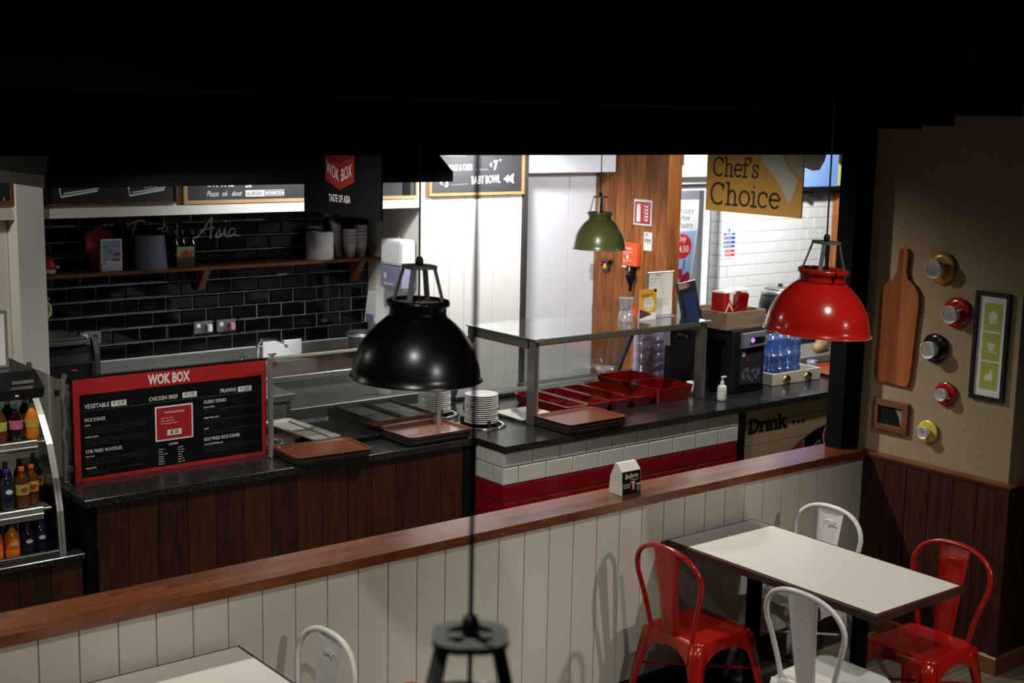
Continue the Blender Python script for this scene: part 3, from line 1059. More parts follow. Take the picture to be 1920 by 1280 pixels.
text(L, pl, 'VEGETABLE', 0.055, 0.365, 0.031, 0.78, 'L', 0.012, h=0.001)
price(0.19, 0.367, '\u20ac 10.95')
text(L, pl, 'CHICKEN /BEEF', 0.385, 0.365, 0.029, 0.78, 'L', 0.012, h=0.001)
price(0.565, 0.368, '\u20ac11.95')
text(L, pl, 'PRAWNS', 0.775, 0.365, 0.029, 0.78, 'L', 0.012, h=0.001)
price(0.875, 0.365, '\u20ac12.65')
for (s, a, b) in (('RICE DISHES', 0.055, 0.30), ('STIR FRIED NOODLES', 0.055, 0.142), ('CURRY DISHES', 0.68, 0.318), ('EGG FRIED RICE DISHES', 0.68, 0.122)):
    text(L, pl, s, a, b, 0.024, 0.8, 'L', 0.012, h=0.001)
for (s, a, b, n_) in (('SATAY', 0.055, 0.277, 3), ('SWEET & SOUR', 0.055, 0.218, 3), ('PAD THAI', 0.055, 0.121, 3), ('SINGAPORE', 0.055, 0.062, 2),
                      ('KATSU CURRY', 0.68, 0.294, 2), ('GREEN THAI CURRY', 0.68, 0.238, 2), ('LAKSA', 0.68, 0.182, 2), ('CANTONESE FRIED RICE', 0.68, 0.099, 3)):
    text(L, pl, s, a, b, 0.012, 0.8, 'L', 0.012, h=0.001)
    L.use('greyprint')
    dashes(L, Plane(pl.p(0, 0, 0), pl.r, pl.u), a, b-0.013, 0.31, n_, 0.0125, 0.0035, int(a*100+b*1000))
    L.use('whiteprint')
rect(L, pl, 0.415, 0.152, 0.62, 0.332, 0.001)
text(L, pl, 'ALLERGENS', 0.51, 0.128, 0.013, 0.75, 'C', 0.02, h=0.001)
for k in range(7):
    dashes(L, Plane(pl.p(0, 0, 0), pl.r, pl.u), 0.43, 0.108-k*0.0125, 0.05+0.02*(k % 3 == 2), 1, 0.01, 0.003, 20+k)
    dashes(L, Plane(pl.p(0, 0, 0), pl.r, pl.u), 0.535, 0.108-k*0.0125, 0.055+0.02*(k % 4 == 1), 1, 0.01, 0.003, 40+k)
for k in range(60):
    rect(L, pl, 0.055+k*0.0155, 0.353, 0.059+k*0.0155, 0.3545, 0.001)
L.use('redprint')
rect(L, pl, 0.423, 0.160, 0.612, 0.324, 0.0016)
L.use('whiteprint')
text(L, pl, 'WOK BOX SPICE BAG', 0.517, 0.293, 0.014, 0.8, 'C', 0.015, h=0.0022)
pq = Plane(pl.p(0, 0, 0.0012), pl.r, pl.u)
for k in range(3):
    dashes(L, pq, 0.445, 0.268-k*0.014, 0.145, 1, 0.01, 0.003, 60+k)
rect(L, pl, 0.478, 0.178, 0.556, 0.207, 0.0022)
L.use('blackprint')
text(L, pl, '\u20ac 10', 0.517, 0.184, 0.026, 0.85, 'C', 0.03, 0.1, h=0.0028)
obj('lettering', L, wbx)

# ================================================================== HANGING SIGNS
ws = thing('hanging_sign', 'black hanging sign with red WOK BOX cube and TASTE OF ASIA', 'sign', (3.5, 5.80, 2.2))
ZB = 2.205
obj('sign_panel', MB().use('blackprint').box(3.5, 3.512, 5.43, 6.16, ZB, 2.80, 0.002), ws)
obj('hanger', MB().use('cable').cyl(0.003, 2.80, 2.948, (3.506, 5.6, 0), 8), ws)
obj('hanger', MB().use('cable').cyl(0.003, 2.80, 2.948, (3.506, 6.0, 0), 8), ws)
pl = facing_left(3.5, 6.16, ZB)
L = MB().use(mat('cube_red_print', (0.22, 0.014, 0.014), 0.6))
ca, hw = 0.355, 0.137
T_ = 0.127
poly(L, pl, [(ca-0.002, T_), (ca-0.002, T_+0.133), (ca-hw, T_+0.18), (ca-hw, T_+0.045)])
poly(L, pl, [(ca+0.002, T_), (ca+hw, T_+0.045), (ca+hw, T_+0.18), (ca+0.002, T_+0.133)])
poly(L, pl, [(ca, T_+0.138), (ca+hw, T_+0.185), (ca, T_+0.235), (ca-hw, T_+0.185)])
obj('cube_emblem', L, ws)
L = MB().use('whiteprint')
sl = 0.55
for wrd, a0, b0, sg in (('WOK', ca-hw+0.014, 0.208, -1), ('BOX', ca+0.020, 0.170, 1)):
    q = Plane(pl.p(a0, b0, 0), (0, -1, sg*0.33), (0, 0, 1))
    text(L, q, wrd, 0, 0, 0.088, 0.56, 'L', 0.0, h=0.0)
text(L, pl, 'TASTE OF ASIA', ca, 0.067, 0.052, 0.58, 'C', 0.01, h=0.001)
obj('lettering', L, ws)

cs = thing('hanging_sign', "mustard hanging sign lettered Chef's Choice with a chef's hat", 'sign', (6.0, 5.33, 2.2))
ZB = 2.175
obj('sign_panel', MB().use('yellowsign').box(6.0, 6.012, 4.96, 5.70, ZB, 2.70, 0.002), cs)
obj('hanger', MB().use('cable').cyl(0.003, 2.70, 2.948, (6.006, 5.15, 0), 8), cs)
obj('hanger', MB().use('cable').cyl(0.003, 2.70, 2.948, (6.006, 5.5, 0), 8), cs)
pl = facing_left(6.0, 5.70, ZB)
L = MB().use(mat('dark_brown_print', (0.02, 0.011, 0.006), 0.6))
slab(L, pl, "Chef's", 0.050, 0.212, 0.145, 0.085, 0.93, -0.02)
slab(L, pl, "Choice", 0.036, 0.045, 0.168, 0.085, 1.08, -0.02)
obj('lettering', L, cs)
L = MB().use(mat('pale_hat_print', (0.50, 0.48, 0.40), 0.6))
poly(L, pl, [(0.475, 0.47), (0.455, 0.42), (0.435, 0.365), (0.425, 0.325), (0.44, 0.30), (0.52, 0.235), (0.58, 0.17), (0.635, 0.092), (0.655, 0.088), (0.668, 0.105), (0.70, 0.19), (0.705, 0.215), (0.64, 0.275), (0.56, 0.37), (0.53, 0.42), (0.515, 0.47)])
L.use(mat('grey_hat_print', (0.40, 0.39, 0.35), 0.6))
poly(L, pl, [(0.535, 0.47), (0.575, 0.385), (0.655, 0.285), (0.715, 0.228), (0.738, 0.225), (0.738, 0.50), (0.535, 0.50)])
L.use('yellowsign')
stroke(L, pl, [(0.565, 0.385), (0.585, 0.42), (0.60, 0.47)], 0.007, 0.0006)
stroke(L, pl, [(0.61, 0.335), (0.65, 0.355), (0.685, 0.40)], 0.007, 0.0006)
stroke(L, pl, [(0.66, 0.285), (0.695, 0.30), (0.725, 0.345)], 0.007, 0.0006)
obj('hat_print', L, cs)
pl2 = Plane((6.004, 5.70, ZB), (0, -1, 0), (0, 0, 1))
L = MB().use(mat('grey_hat_print', (0.4, 0.39, 0.35), 0.6)).prism(
    [(0.741, 0.285), (0.80, 0.27), (0.845, 0.275), (0.88, 0.33), (0.90, 0.42), (0.92, 0.52), (0.741, 0.52)], 0.006, lambda a, b, h: (6.003+h, 5.70-a, ZB+b))
obj('hat_cutout', L, cs)

# ================================================================== EXTRACTOR HOOD
hd = thing('extractor_hood', 'large black extractor hood with slanted sides above the left counter', 'hood', (3.2, 6.6, 2.35))
hb = mat('black_hood_metal', (0.012, 0.010, 0.009), 0.55, 0.2)
obj('lip', MB().use(hb).box(2.19, 4.515, 6.25, 7.2, 2.338, 2.400, 0.003), hd)
obj('canopy', MB().use(hb).hexa([(2.195, 6.255, 2.4005), (4.51, 6.255, 2.4005), (4.51, 7.2, 2.4005), (2.195, 7.2, 2.4005), (2.36, 6.47, 2.75), (4.30, 6.47, 2.75), (4.30, 7.2, 2.75), (2.36, 7.2, 2.75)]), hd)
obj('duct', MB().use(hb).box(2.7, 3.7, 6.4, 7.0, 2.751, 2.948), hd)

# ================================================================== CHALKBOARDS ABOVE THE NICHE


def chalkboard(x0, x1, zb, zt, label, fm, y=YF-0.012, fw_=0.022, name='chalkboard'):
    t = thing(name, label, 'chalkboard', ((x0+x1)/2, y, zb))
    obj('slate', MB().use('chalkboard').box(x0+fw_*0.6, x1-fw_*0.6, y-0.008, y+0.010, zb+fw_*0.6, zt), t)
    f = MB().use(fm).box(x0, x1, y-0.02, y+0.011, zb, zb+fw_, 0.002)
    obj('frame_rail', f, t)
    for xx in (x0, x1-fw_):
        obj('frame_stile', MB().use(fm).box(xx, xx+fw_, y-0.02, y+0.011, zb+fw_+0.0005, zt, 0.002), t)
    return t, facing_front(x0, y-0.008, zb)


bw = wood('brown_frame', (0.08, 0.03, 0.015), (0.20, 0.09, 0.045), 'X')
t, pl = chalkboard(1.7, 2.70, 2.125, 2.8, 'chalkboard left of the white pillar, cut by the photo edge', bw, fw_=0.03)
L = MB().use('chalk')
text(L, pl, 'E', 0.93, 0.03, 0.03, 0.7, h=0.0005)
obj('chalk_writing', L, t)
t, pl = chalkboard(2.875, 3.74, 2.115, 2.8, 'dark chalkboard with two white bracket arrows, right of the white pillar', bw, fw_=0.014)
L = MB().use('chalk')
for a in (0.09, 0.53):
    B2 = MB().use('chalk')
    stroke(B2, pl, [(a, 0.14), (a+0.012, 0.055), (a+0.24, 0.09)], 0.013)
    stroke(B2, pl, [(a+0.03, 0.075), (a+0.25, 0.105)], 0.008, 0.0004)
    obj('bracket_mark', B2, t)
text(L, pl, 'Rolls', 0.64, 0.10, 0.06, 0.8, 'L', 0.03, 0.3, 0.08)
text(L, pl, 'little', 0.56, 0.11, 0.04, 0.7, 'L', 0.0, 0.3, 0.08)
obj('chalk_writing', L, t)
t, pl = chalkboard(3.78, 5.62, 2.105, 2.8, 'long pine-framed chalkboard reading Please ask about ALLERGEN INFORMATION', M['pinewood'], fw_=0.024)
obj('end_strip', MB().use('blackprint').box(5.49, 5.55, YF-0.026, YF-0.0205, 2.13, 2.8), t)
L = MB().use('chalk')
word(t, 'chalk', pl, 'Please', 0.165, 0.048, 0.055, 0.62, 'L', 0, 0.3)
word(t, 'chalk', pl, 'ask', 0.275, 0.05, 0.05, 0.6, 'L', 0, 0.3)
word(t, 'chalk', pl, 'about', 0.345, 0.05, 0.05, 0.62, 'L', 0, 0.3)
rect(L, pl, 0.445, 0.043, 0.585, 0.085)
for a0, b0, a1, b1 in ((0.585, 0.045, 0.735, 0.048), (0.585, 0.082, 0.735, 0.085), (0.732, 0.045, 0.735, 0.085)):
    rect(L, pl, a0, b0, a1, b1)
word(t, 'chalk', pl, 'INFORMATION', 0.592, 0.053, 0.033, 0.62, 'L', 0.03)
word(t, 'chalk', pl, 'OR THE', 0.16, 0.115, 0.07, 0.8, 'L', 0.05)
word(t, 'chalk', pl, 'the', 0.445, 0.105, 0.06, 0.6, 'L', 0.02, 0.3)
word(t, 'chalk', pl, 'information', 1.31, 0.055, 0.058, 0.66, 'L', 0, 0.3)
L.use('chalkboard')
text(L, pl, 'ALLERGEN', 0.452, 0.052, 0.033, 0.72, 'L', 0.02, h=0.0006)
obj('chalk_writing', L, t)
of = wood('orange_frame', (0.26, 0.10, 0.03), (0.5, 0.24, 0.09), 'X')
t, pl = chalkboard(5.715, 6.615, 2.118, 2.72, 'orange-framed chalkboard reading SAUSAGE & CHIPS and BABY BOWL beside the hood end', of, fw_=0.022)
L = MB().use('chalk')
word(t, 'chalk', pl, '\u20ac', 0.10, 0.085, 0.06, 0.9, 'L', 0, 0.2, 0.02)
word(t, 'chalk', pl, '3', 0.145, 0.07, 0.085, 0.9, 'L', 0.03)
word(t, 'chalk', pl, 'BABY BOWL', 0.395, 0.085, 0.088, 0.56, 'L', 0, 0, 0.03)
for k in range(8):
    disc(L, pl, 0.215+k*0.02, 0.082+k*0.001, 0.0025, n=6)
A_ = MB().use('chalk')
poly(A_, pl, [(0.70, 0.12), (0.745, 0.155), (0.745, 0.13), (0.80, 0.165), (0.79, 0.125), (0.80, 0.085), (0.745, 0.112), (0.745, 0.09)])
obj('arrow', A_, t)
word(t, 'chalk', pl, 'SAUSAGE & CHIPS', 0.125, 0.185, 0.066, 0.52, 'L', 0, 0, 0.02)
for k in range(7):
    disc(L, pl, 0.44+k*0.017, 0.195, 0.0025, n=6)
word(t, 'chalk', pl, '\u20ac', 0.565, 0.215, 0.04, 0.8)
word(t, 'chalk', pl, '7', 0.60, 0.195, 0.095, 0.8, 'L', 0.03)
word(t, 'chalk', pl, '"', 0.655, 0.235, 0.05, 0.8, 'L', 0.03)
word(t, 'chalk', pl, '10', 0.05, 0.285, 0.09, 0.6, 'L', 0.02)
word(t, 'chalk', pl, 'NUGGETS & CHIPS', 0.34, 0.31, 0.066, 0.62, 'L')
A_ = MB().use('chalk')
poly(A_, pl, [(0.775, 0.33), (0.80, 0.35), (0.80, 0.335), (0.835, 0.35), (0.83, 0.33), (0.835, 0.31), (0.80, 0.325), (0.80, 0.312)])
obj('arrow', A_, t)
for k in range(12):
    disc(L, pl, 0.145+k*0.017, 0.30, 0.0025, n=6)
obj('chalk_dots', L, t)

# ---- lettering on the black tiles, shelf and what stands on it
t = thing('wall_lettering', 'silver script letters, Asia the last word, on the black tiles above the shelf', 'lettering', (4.2, YB-0.012, 1.8))
L = MB().use(mat('silver_letter', (0.62, 0.62, 0.62), 0.4, 0.3))
pl = facing_front(4.20, YB-0.012, 1.80)
wd = 0.013
stroke(L, pl, [(-0.02, 0.045), (-0.03, 0.03), (-0.02, 0.015), (0.01, 0.02), (0.06, 0.07), (0.10, 0.13), (0.125, 0.165)], wd)
stroke(L, pl, [(0.125, 0.165), (0.118, 0.10), (0.112, 0.01)], wd)
stroke(L, pl, [(0.03, 0.065), (0.08, 0.075), (0.14, 0.08)], wd*0.8, 0.0003)
stroke(L, pl, [(0.15, 0.02), (0.17, 0.05), (0.185, 0.075), (0.19, 0.04), (0.18, 0.015), (0.155, 0.015)], wd)
stroke(L, pl, [(0.19, 0.02), (0.215, 0.04), (0.225, 0.075)], wd)
stroke(L, pl, [(0.225, 0.075), (0.225, 0.025), (0.245, 0.015)], wd, 0.0003)
disc(L, pl, 0.232, 0.125, 0.009)
stroke(L, pl, [(0.30, 0.07), (0.27, 0.07), (0.255, 0.04), (0.265, 0.015), (0.29, 0.025), (0.31, 0.06), (0.305, 0.02), (0.335, 0.02)], wd)
stroke(L, pl, [(0.24, 0.01), (0.26, 0.03)], wd, 0.0003)
obj('word', L, t)
L = MB().use(MATS['silver_letter'])
stroke(L, pl, [(-0.51, 0.135), (-0.50, 0.115), (-0.48, 0.135), (-0.44, 0.15), (-0.40, 0.15), (-0.38, 0.135)], wd)
stroke(L, pl, [(-0.44, 0.15), (-0.465, 0.09), (-0.48, 0.03), (-0.482, -0.02)], wd, 0.0003)
obj('letter', L, t)
L = MB().use(MATS['silver_letter'])
stroke(L, pl, [(-0.285, 0.09), (-0.25, 0.09), (-0.235, 0.13)], wd)
stroke(L, pl, [(-0.255, 0.07), (-0.215, 0.07), (-0.22, 0.10)], wd*0.9)
obj('letter', L, t)

sh = thing('wall_shelf', 'long dark wooden shelf across the black tiled niche', 'shelf', (4.3, 8.85, 1.60))
obj('board', MB().use('shelfwood').box(2.87, 5.63, 8.745, 8.938, 1.602, 1.628, 0.002), sh)
for x in (3.0, 4.21, 5.5):
    obj('bracket', MB().use('shelfwood').prism([(8.936, 1.6015), (8.77, 1.6015), (8.90, 1.44), (8.936, 1.44)], 0.05, lambda a, b, h: (x-0.025+h, a, b)), sh)

ZS = 1.629


def take_box(mb, x, y, z, w_, h_, d_):
    """folded carton with a slanted roof flap"""
    mb.hexa([(x-w_*0.42, y-d_*0.42, z), (x+w_*0.42, y-d_*0.42, z), (x+w_*0.42, y+d_*0.42, z), (x-w_*0.42, y+d_*0.42, z),
             (x-w_/2, y-d_/2, z+h_*0.8), (x+w_/2, y-d_/2, z+h_*0.8), (x+w_/2, y+d_/2, z+h_*0.8), (x-w_/2, y+d_/2, z+h_*0.8)])
    return mb


t = thing('noodle_box', 'red noodle carton on the niche shelf behind the greeting card', 'box', (3.47, 8.86, ZS))
hexpts = [(0.105*math.cos(math.radians(30+60*k)), 0.105*math.sin(math.radians(30+60*k))+0.16) for k in range(6)]
obj('carton', MB().use('redprint').prism([(x+3.46, z+ZS+0.03) for x, z in hexpts], 0.05, lambda a, b, h: (a, 8.86+h, b)), t)
obj('base', MB().use('redprint').box(3.41, 3.51, 8.862, 8.90, ZS, ZS+0.10, 0.003), t)
L = MB().use('whiteprint')
text(L, facing_front(3.37, 8.859, ZS+0.155), 'WO', 0, 0, 0.05, 0.8)
text(L, facing_front(3.37, 8.859, ZS+0.155), 'OX', 0.13, 0.012, 0.05, 0.7)
obj('lettering', L, t)

t = thing('greeting_card', 'standing greeting card with red reindeer over blue sky on the niche shelf', 'card', (3.52, 8.80, ZS))
obj('card_front', MB().use('paper').box(3.445, 3.59, 8.795, 8.798, ZS, ZS+0.215), t)
obj('card_back', MB().use('paper').hexa([(3.445, 8.7985, ZS+0.21), (3.59, 8.7985, ZS+0.21), (3.59, 8.8, ZS+0.215), (3.445, 8.8, ZS+0.215), (3.445, 8.84, ZS), (3.59, 8.84, ZS), (3.59, 8.842, ZS+0.001), (3.445, 8.842, ZS+0.001)]), t)
L = MB().use(mat('card_sky', (0.22, 0.36, 0.5), 0.6))
pl = facing_front(3.445, 8.795, ZS)
rect(L, pl, 0.008, 0.07, 0.137, 0.205)
L.use(mat('card_snow', (0.6, 0.62, 0.66), 0.6))
rect(L, pl, 0.008, 0.008, 0.137, 0.07)
L.use('redprint')
for k in range(4):
    disc(L, pl, 0.025+k*0.022, 0.16-k*0.017, 0.009, 0.007, 0.0005, 8)
    stroke(L, pl, [(0.017+k*0.022, 0.178-k*0.017), (0.025+k*0.022, 0.165-k*0.017), (0.033+k*0.022, 0.178-k*0.017)], 0.003, 0.0005)
disc(L, pl, 0.115, 0.11, 0.018, 0.012, 0.0005, 10)
for b in (0.045, 0.06, 0.075):
    rect(L, pl, 0.01, b, 0.04, b+0.006, 0.0005)
rect(L, pl, 0.075, 0.065, 0.13, 0.08, 0.0005)
L.use('greyprint')
text(L, pl, 'Merry', 0.08, 0.19, 0.018, 0.8, shear=0.3, h=0.0005)
text(L, pl, 'Christmas', 0.07, 0.165, 0.018, 0.8, shear=0.3, h=0.0005)
obj('card_picture', L, t)

tag(obj('plastic_tub', MB().use(mat('dull_blue_tub', (0.13, 0.15, 0.25), 0.5)).lathe([(0, 0), (0.118, 0), (0.10, 0.22), (0.104, 0.225), (0.104, 0.235), (0.096, 0.235), (0.096, 0.225), (0.11, 0.01), (0, 0.01)], 28, (3.80, 8.82, ZS))),
    'dull blue round tub turned upside down on the niche shelf', 'tub')
dk = mat('dark_bottle_glass', (0.012, 0.014, 0.010), 0.1)
for k, (x, y, lab) in enumerate(((4.005, 8.86, 'dark glass bottle, left of three behind the poppy card'), (4.065, 8.875, 'dark glass bottle, middle of three behind the poppy card'), (4.13, 8.86, 'dark glass bottle, right of three behind the poppy card'))):
    t = thing('sauce_bottle', lab+' on the niche shelf', 'bottle', (x, y, ZS), 0, 'dark bottles on the niche shelf')
    obj('body', MB().use(dk).lathe([(0, 0), (0.027, 0), (0.027, 0.15), (0.012, 0.19), (0.011, 0.225), (0, 0.225)], 14), t, False)
    obj('cap', MB().use(mat('dull_cap', (0.2, 0.19, 0.15), 0.5)).cyl(0.014, 0.224, 0.255, seg=12), t, False)
t = thing('poppy_card', 'small card with orange-red poppies leaning before dark bottles on the shelf', 'card', (4.06, 8.80, ZS))
obj('card_sheet', MB().use('paper').box(3.99, 4.12, 8.80, 8.804, ZS, ZS+0.14), t)
L = MB().use(mat('card_yellow', (0.4, 0.36, 0.15), 0.6))
pl = facing_front(3.99, 8.80, ZS)
rect(L, pl, 0.0, 0.07, 0.13, 0.14)
L.use(mat('card_leaf', (0.03, 0.05, 0.025), 0.6))
rect(L, pl, 0.0, 0, 0.13, 0.07)
L.use(mat('poppy', (0.45, 0.05, 0.01), 0.6))
for a, b, r_ in ((0.04, 0.085, 0.018), (0.07, 0.10, 0.02), (0.095, 0.08, 0.017), (0.065, 0.075, 0.014), (0.11, 0.10, 0.012)):
    disc(L, pl, a, b, r_, h=0.0005+a*0.003, n=10)
obj('card_picture', L, t)


def roll(name, x, y, z, r, h, label, m='tissue', grp=None):
    t = thing(name, label, 'roll', (x, y, z), 0, grp)
    obj('paper_roll', MB().use(m).lathe([(0.02, 0), (r, 0), (r, h), (0.02, h)], 28, closed=True), t, False)
    obj('core', MB().use('crate').lathe([(0.018, 0.001), (0.02, 0.001), (0.02, h-0.001), (0.018, h-0.001)], 14, closed=True), t, False)
    return t


roll('paper_towel_roll', 5.15, 8.83, ZS, 0.105, 0.205, 'fat cream paper towel roll standing on the right of the niche shelf')
cup_me = MB().use('tissue').lathe([(0, 0.0), (0.038, 0), (0.053, 0.11), (0.055, 0.112), (0.052, 0.114), (0.037, 0.01), (0, 0.01)], 18).mesh('paper_cup')
CW = ['bottom', 'second', 'third', 'fourth', 'fifth', 'sixth']
for (x, y, n_, side_) in ((5.41, 8.83, 5, 'left'), (5.52, 8.85, 6, 'right')):
    for k in range(n_):
        o = link('paper_cup', cup_me)
        o.location = (x, y, ZS+k*0.026)
        tag(o, 'white paper cup, %s from below in the %s nested cup stack on the niche shelf' % (CW[k] if k < n_-1 else 'top one', side_) if k < n_-1 else 'topmost white paper cup of the %s nested cup stack on the niche shelf' % side_, 'cup', 'nested white cups on the niche shelf')
tag(obj('wooden_disc', MB().use('shelfwood').cyl(0.045, ZS+0.246, ZS+0.256, (5.52, 8.85, 0), 18)), 'brown disc lying on the right cup stack at the shelf end', 'lid')
t = thing('paper_bag', 'crumpled white paper bag leaning at the shelf end beside the cup stacks', 'bag', (5.36, 8.88, ZS))
obj('bag_sheet', MB().use('tissue').hexa([(5.33, 8.88, ZS), (5.40, 8.90, ZS), (5.40, 8.93, ZS), (5.33, 8.92, ZS), (5.27, 8.87, ZS+0.27), (5.37, 8.89, ZS+0.24), (5.38, 8.93, ZS+0.25), (5.28, 8.92, ZS+0.28)]), t)
t = thing('santa_figure', 'small red felt figure with white trim at the left end of the niche shelf', 'figure', (3.09, 8.83, ZS))
obj('red_hat', MB().use('redprint').lathe([(0, 0.03), (0.05, 0.03), (0.052, 0.06), (0.03, 0.11), (0, 0.125)], 14), t, False)
obj('white_trim', MB().use('tissue').lathe([(0, 0), (0.045, 0.0), (0.055, 0.015), (0.05, 0.032), (0, 0.032)], 14), t, False)
obj('pompom', MB().use('tissue').lathe([(0, 0), (0.013, 0.006), (0.013, 0.02), (0, 0.028)], 10, (0.06, -0.02, 0.03)), t, False)

# tape dispenser at the pillar, sockets
t = thing('tape_roll', 'half-hidden roll of pale tape in a holder on the black tiles beside the pillar', 'tape', (3.10, 8.90, 1.40))
obj('tape', MB().use(mat('pale_tape', (0.5, 0.47, 0.25), 0.5)).lathe([(0.062, 0), (0.078, 0), (0.078, 0.03), (0.062, 0.03)], 28, (3.06, 8.905, 1.375), 'Y', closed=True), t)
obj('holder', MB().use('lampmetal').cyl(0.061, 0.002, 0.028, (3.06, 8.905, 1.375), 20, 'Y').box(3.07, 3.13, 8.91, 8.925, 1.44, 1.46, 0.002), t)


def socket(x, z, label, plug):
    t = thing('wall_socket', label, 'socket', (x, YB-0.011, z), 0, 'sockets on the black tiles')
    obj('face_plate', MB().use('steel').box(-0.075, 0.075, -0.012, 0, -0.045, 0.045, 0.003), t, False)
    obj('switch', MB().use('white').box(-0.055, -0.025, -0.017, -0.0122, 0.0, 0.028, 0.002), t, False)
    obj('outlet', MB().use('blackplastic').box(0.015, 0.05, -0.0135, -0.0122, -0.02, 0.02), t, False)
    if plug:
        obj('plug', MB().use(plug).box(0.02, 0.055, -0.05, -0.0138, -0.03, 0.022, 0.004), t, False)


socket(3.405, 1.16, 'steel wall socket beside the small oven on the black tiles', None)
socket(4.24, 1.165, 'steel wall socket with white plug in the middle of the black tiles', 'white')
socket(4.42, 1.165, 'steel wall socket with red-white plug, right of the white-plugged one', mat('pink_plug', (0.5, 0.2, 0.2), 0.5))

# ---- small oven / cooker at the left of the niche, with a steel grill top
t = thing('countertop_oven', 'small black oven with steel side and grill top beside the white pillar', 'oven', (3.05, 8.55, 0.97))
obj('body', MB().use('blackplastic').box(2.88, 3.20, 8.36, 8.80, 0.97, 1.20, 0.004), t)
obj('front_band', MB().use('darksteel').box(2.88, 3.185, 8.352, 8.3595, 1.095, 1.16, 0.002), t)
obj('side_frame', MB().use('darksteel').prism([(8.33, 0.97), (8.36, 0.97), (8.36, 1.15), (8.42, 1.25), (8.38, 1.26), (8.33, 1.16)], 0.035, lambda a, b, h: (3.201+h*0.999, a, b)), t)
obj('top_plate', MB().use('steel').box(2.88, 3.15, 8.28, 8.75, 1.235, 1.262, 0.003).box(2.88, 3.14, 8.30, 8.33, 1.265, 1.28, 0.002), t)
obj('support', MB().use('darksteel').box(2.9, 3.12, 8.45, 8.7, 1.2005, 1.2345), t)
obj('knob', MB().use('alu').cyl(0.018, 8.335, 8.3515, (3.0, 0, 1.03), 14, 'Y'), t)
obj('indicator', MB().use(mat('dim_red_light', (0.3, 0.02, 0.02), 0.4, emis=(1, 0.05, 0.03), es=0.25)).box(3.06, 3.09, 8.351, 8.3595, 1.055, 1.062), t)

# ---- steel back run: splashback, sink bench
t = thing('sink_bench', 'stainless steel sink bench with splashback along the black tiled niche', 'sink', (4.3, 8.5, 0))
obj('splashback', MB().use('steel').box(2.87, 5.645, 8.912, 8.93, 0.905, 0.985, 0.002), t)
obj('bench_top', MB().use('steel').box(2.87, 4.30, 8.25, 8.911, 0.84, 0.885, 0.003).box(5.30, 5.645, 8.25, 8.911, 0.84, 0.885, 0.003).box(4.30, 5.30, 8.25, 8.34, 0.84, 0.885, 0.003).box(4.30, 5.30, 8.78, 8.911, 0.84, 0.885, 0.003), t)
bz = MB().use('steel')
bz.loft([[(4.30, 8.34, 0.884), (5.30, 8.34, 0.884), (5.30, 8.78, 0.884), (4.30, 8.78, 0.884)], [(4.34, 8.38, 0.62), (5.26, 8.38, 0.62), (5.26, 8.74, 0.62), (4.34, 8.74, 0.62)]], cap=False, smooth=False)
bz.face([bz.v(4.34, 8.38, 0.62), bz.v(5.26, 8.38, 0.62), bz.v(5.26, 8.74, 0.62), bz.v(4.34, 8.74, 0.62)])
bz.fix = False
obj('basin', bz, t)
obj('front_panel', MB().use('steel').box(2.87, 5.645, 8.26, 8.30, 0.1, 0.839, 0.003), t)
obj('drain_front', MB().use('steel').box(4.42, 5.10, 8.235, 8.2595, 0.42, 0.72, 0.006), t)
fa = MB().use('chrome').tube([(4.62, 8.83, 0.885), (4.62, 8.83, 1.02), (4.64, 8.80, 1.06), (4.70, 8.70, 1.07), (4.74, 8.64, 1.05), (4.75, 8.62, 1.02)], 0.012, 10)
obj('tap', fa, t)
for x in (4.50, 4.74):
    obj('tap_handle', MB().use('chrome').cyl(0.018, 0.886, 0.93, (x, 8.83, 0), 12).box(x-0.035, x+0.035, 8.822, 8.838, 0.931, 0.943, 0.003), t)
tag(obj('cleaning_cloth', MB().use('whitematt').box(4.70, 5.03, 8.90, 8.911, 0.90, 1.02, 0.004)), 'white sheet of paper leaning on the steel splashback above the sink', 'paper')
t = thing('steel_pot', 'round stainless pot with ringed rim beside the sink, left of the black lamp', 'pot', (5.38, 8.60, 0.886))
obj('pot_body', MB().use('steel').lathe([(0, 0), (0.10, 0), (0.105, 0.15), (0.12, 0.17), (0.12, 0.20), (0.105, 0.20), (0.10, 0.02), (0, 0.02)], 24), t, False)
obj('rim_band', MB().use('alu').lathe([(0.121, 0.172), (0.125, 0.178), (0.121, 0.184)], 24), t, False)
# vented steel fridge under the left part, wash-up machine
t = thing('undercounter_unit', 'steel unit with slotted vent panel seen through the low glass screen', 'unit', (3.9, 7.5, 0))
obj('cabinet', MB().use('steel').box(3.35, 4.13, 7.45, 8.2, 0.0, 0.90, 0.004), t)
obj('top_lip', MB().use('alu').box(3.35, 4.15, 7.42, 8.2, 0.905, 0.95, 0.003), t)
obj('vent_panel', MB().use('alu').box(3.68, 4.09, 7.438, 7.4495, 0.40, 0.88, 0.002), t)
V = MB().use('blackprint')
pl = facing_front(3.70, 7.438, 0.42)
for i in range(15):
    for j in range(15):
        a, b = 0.012+i*0.025+(j % 2)*0.012, 0.01+j*0.029
        if a < 0.36:
            poly(V, pl, [(a, b), (a+0.006, b), (a+0.014, b+0.018), (a+0.008, b+0.018)])
vo = obj('vent_slots', V, t)
vo['kind'] = 'stuff'
t = thing('steel_cabinet', 'plain steel cabinet under the sink run behind the black trays', 'cabinet', (4.6, 7.8, 0))
obj('cabinet', MB().use('steel').box(4.16, 5.55, 7.62, 8.2, 0.0, 0.80, 0.004), t)
obj('recess_panel', MB().use('alu').box(4.25, 4.95, 7.610, 7.6195, 0.45, 0.72, 0.004), t)
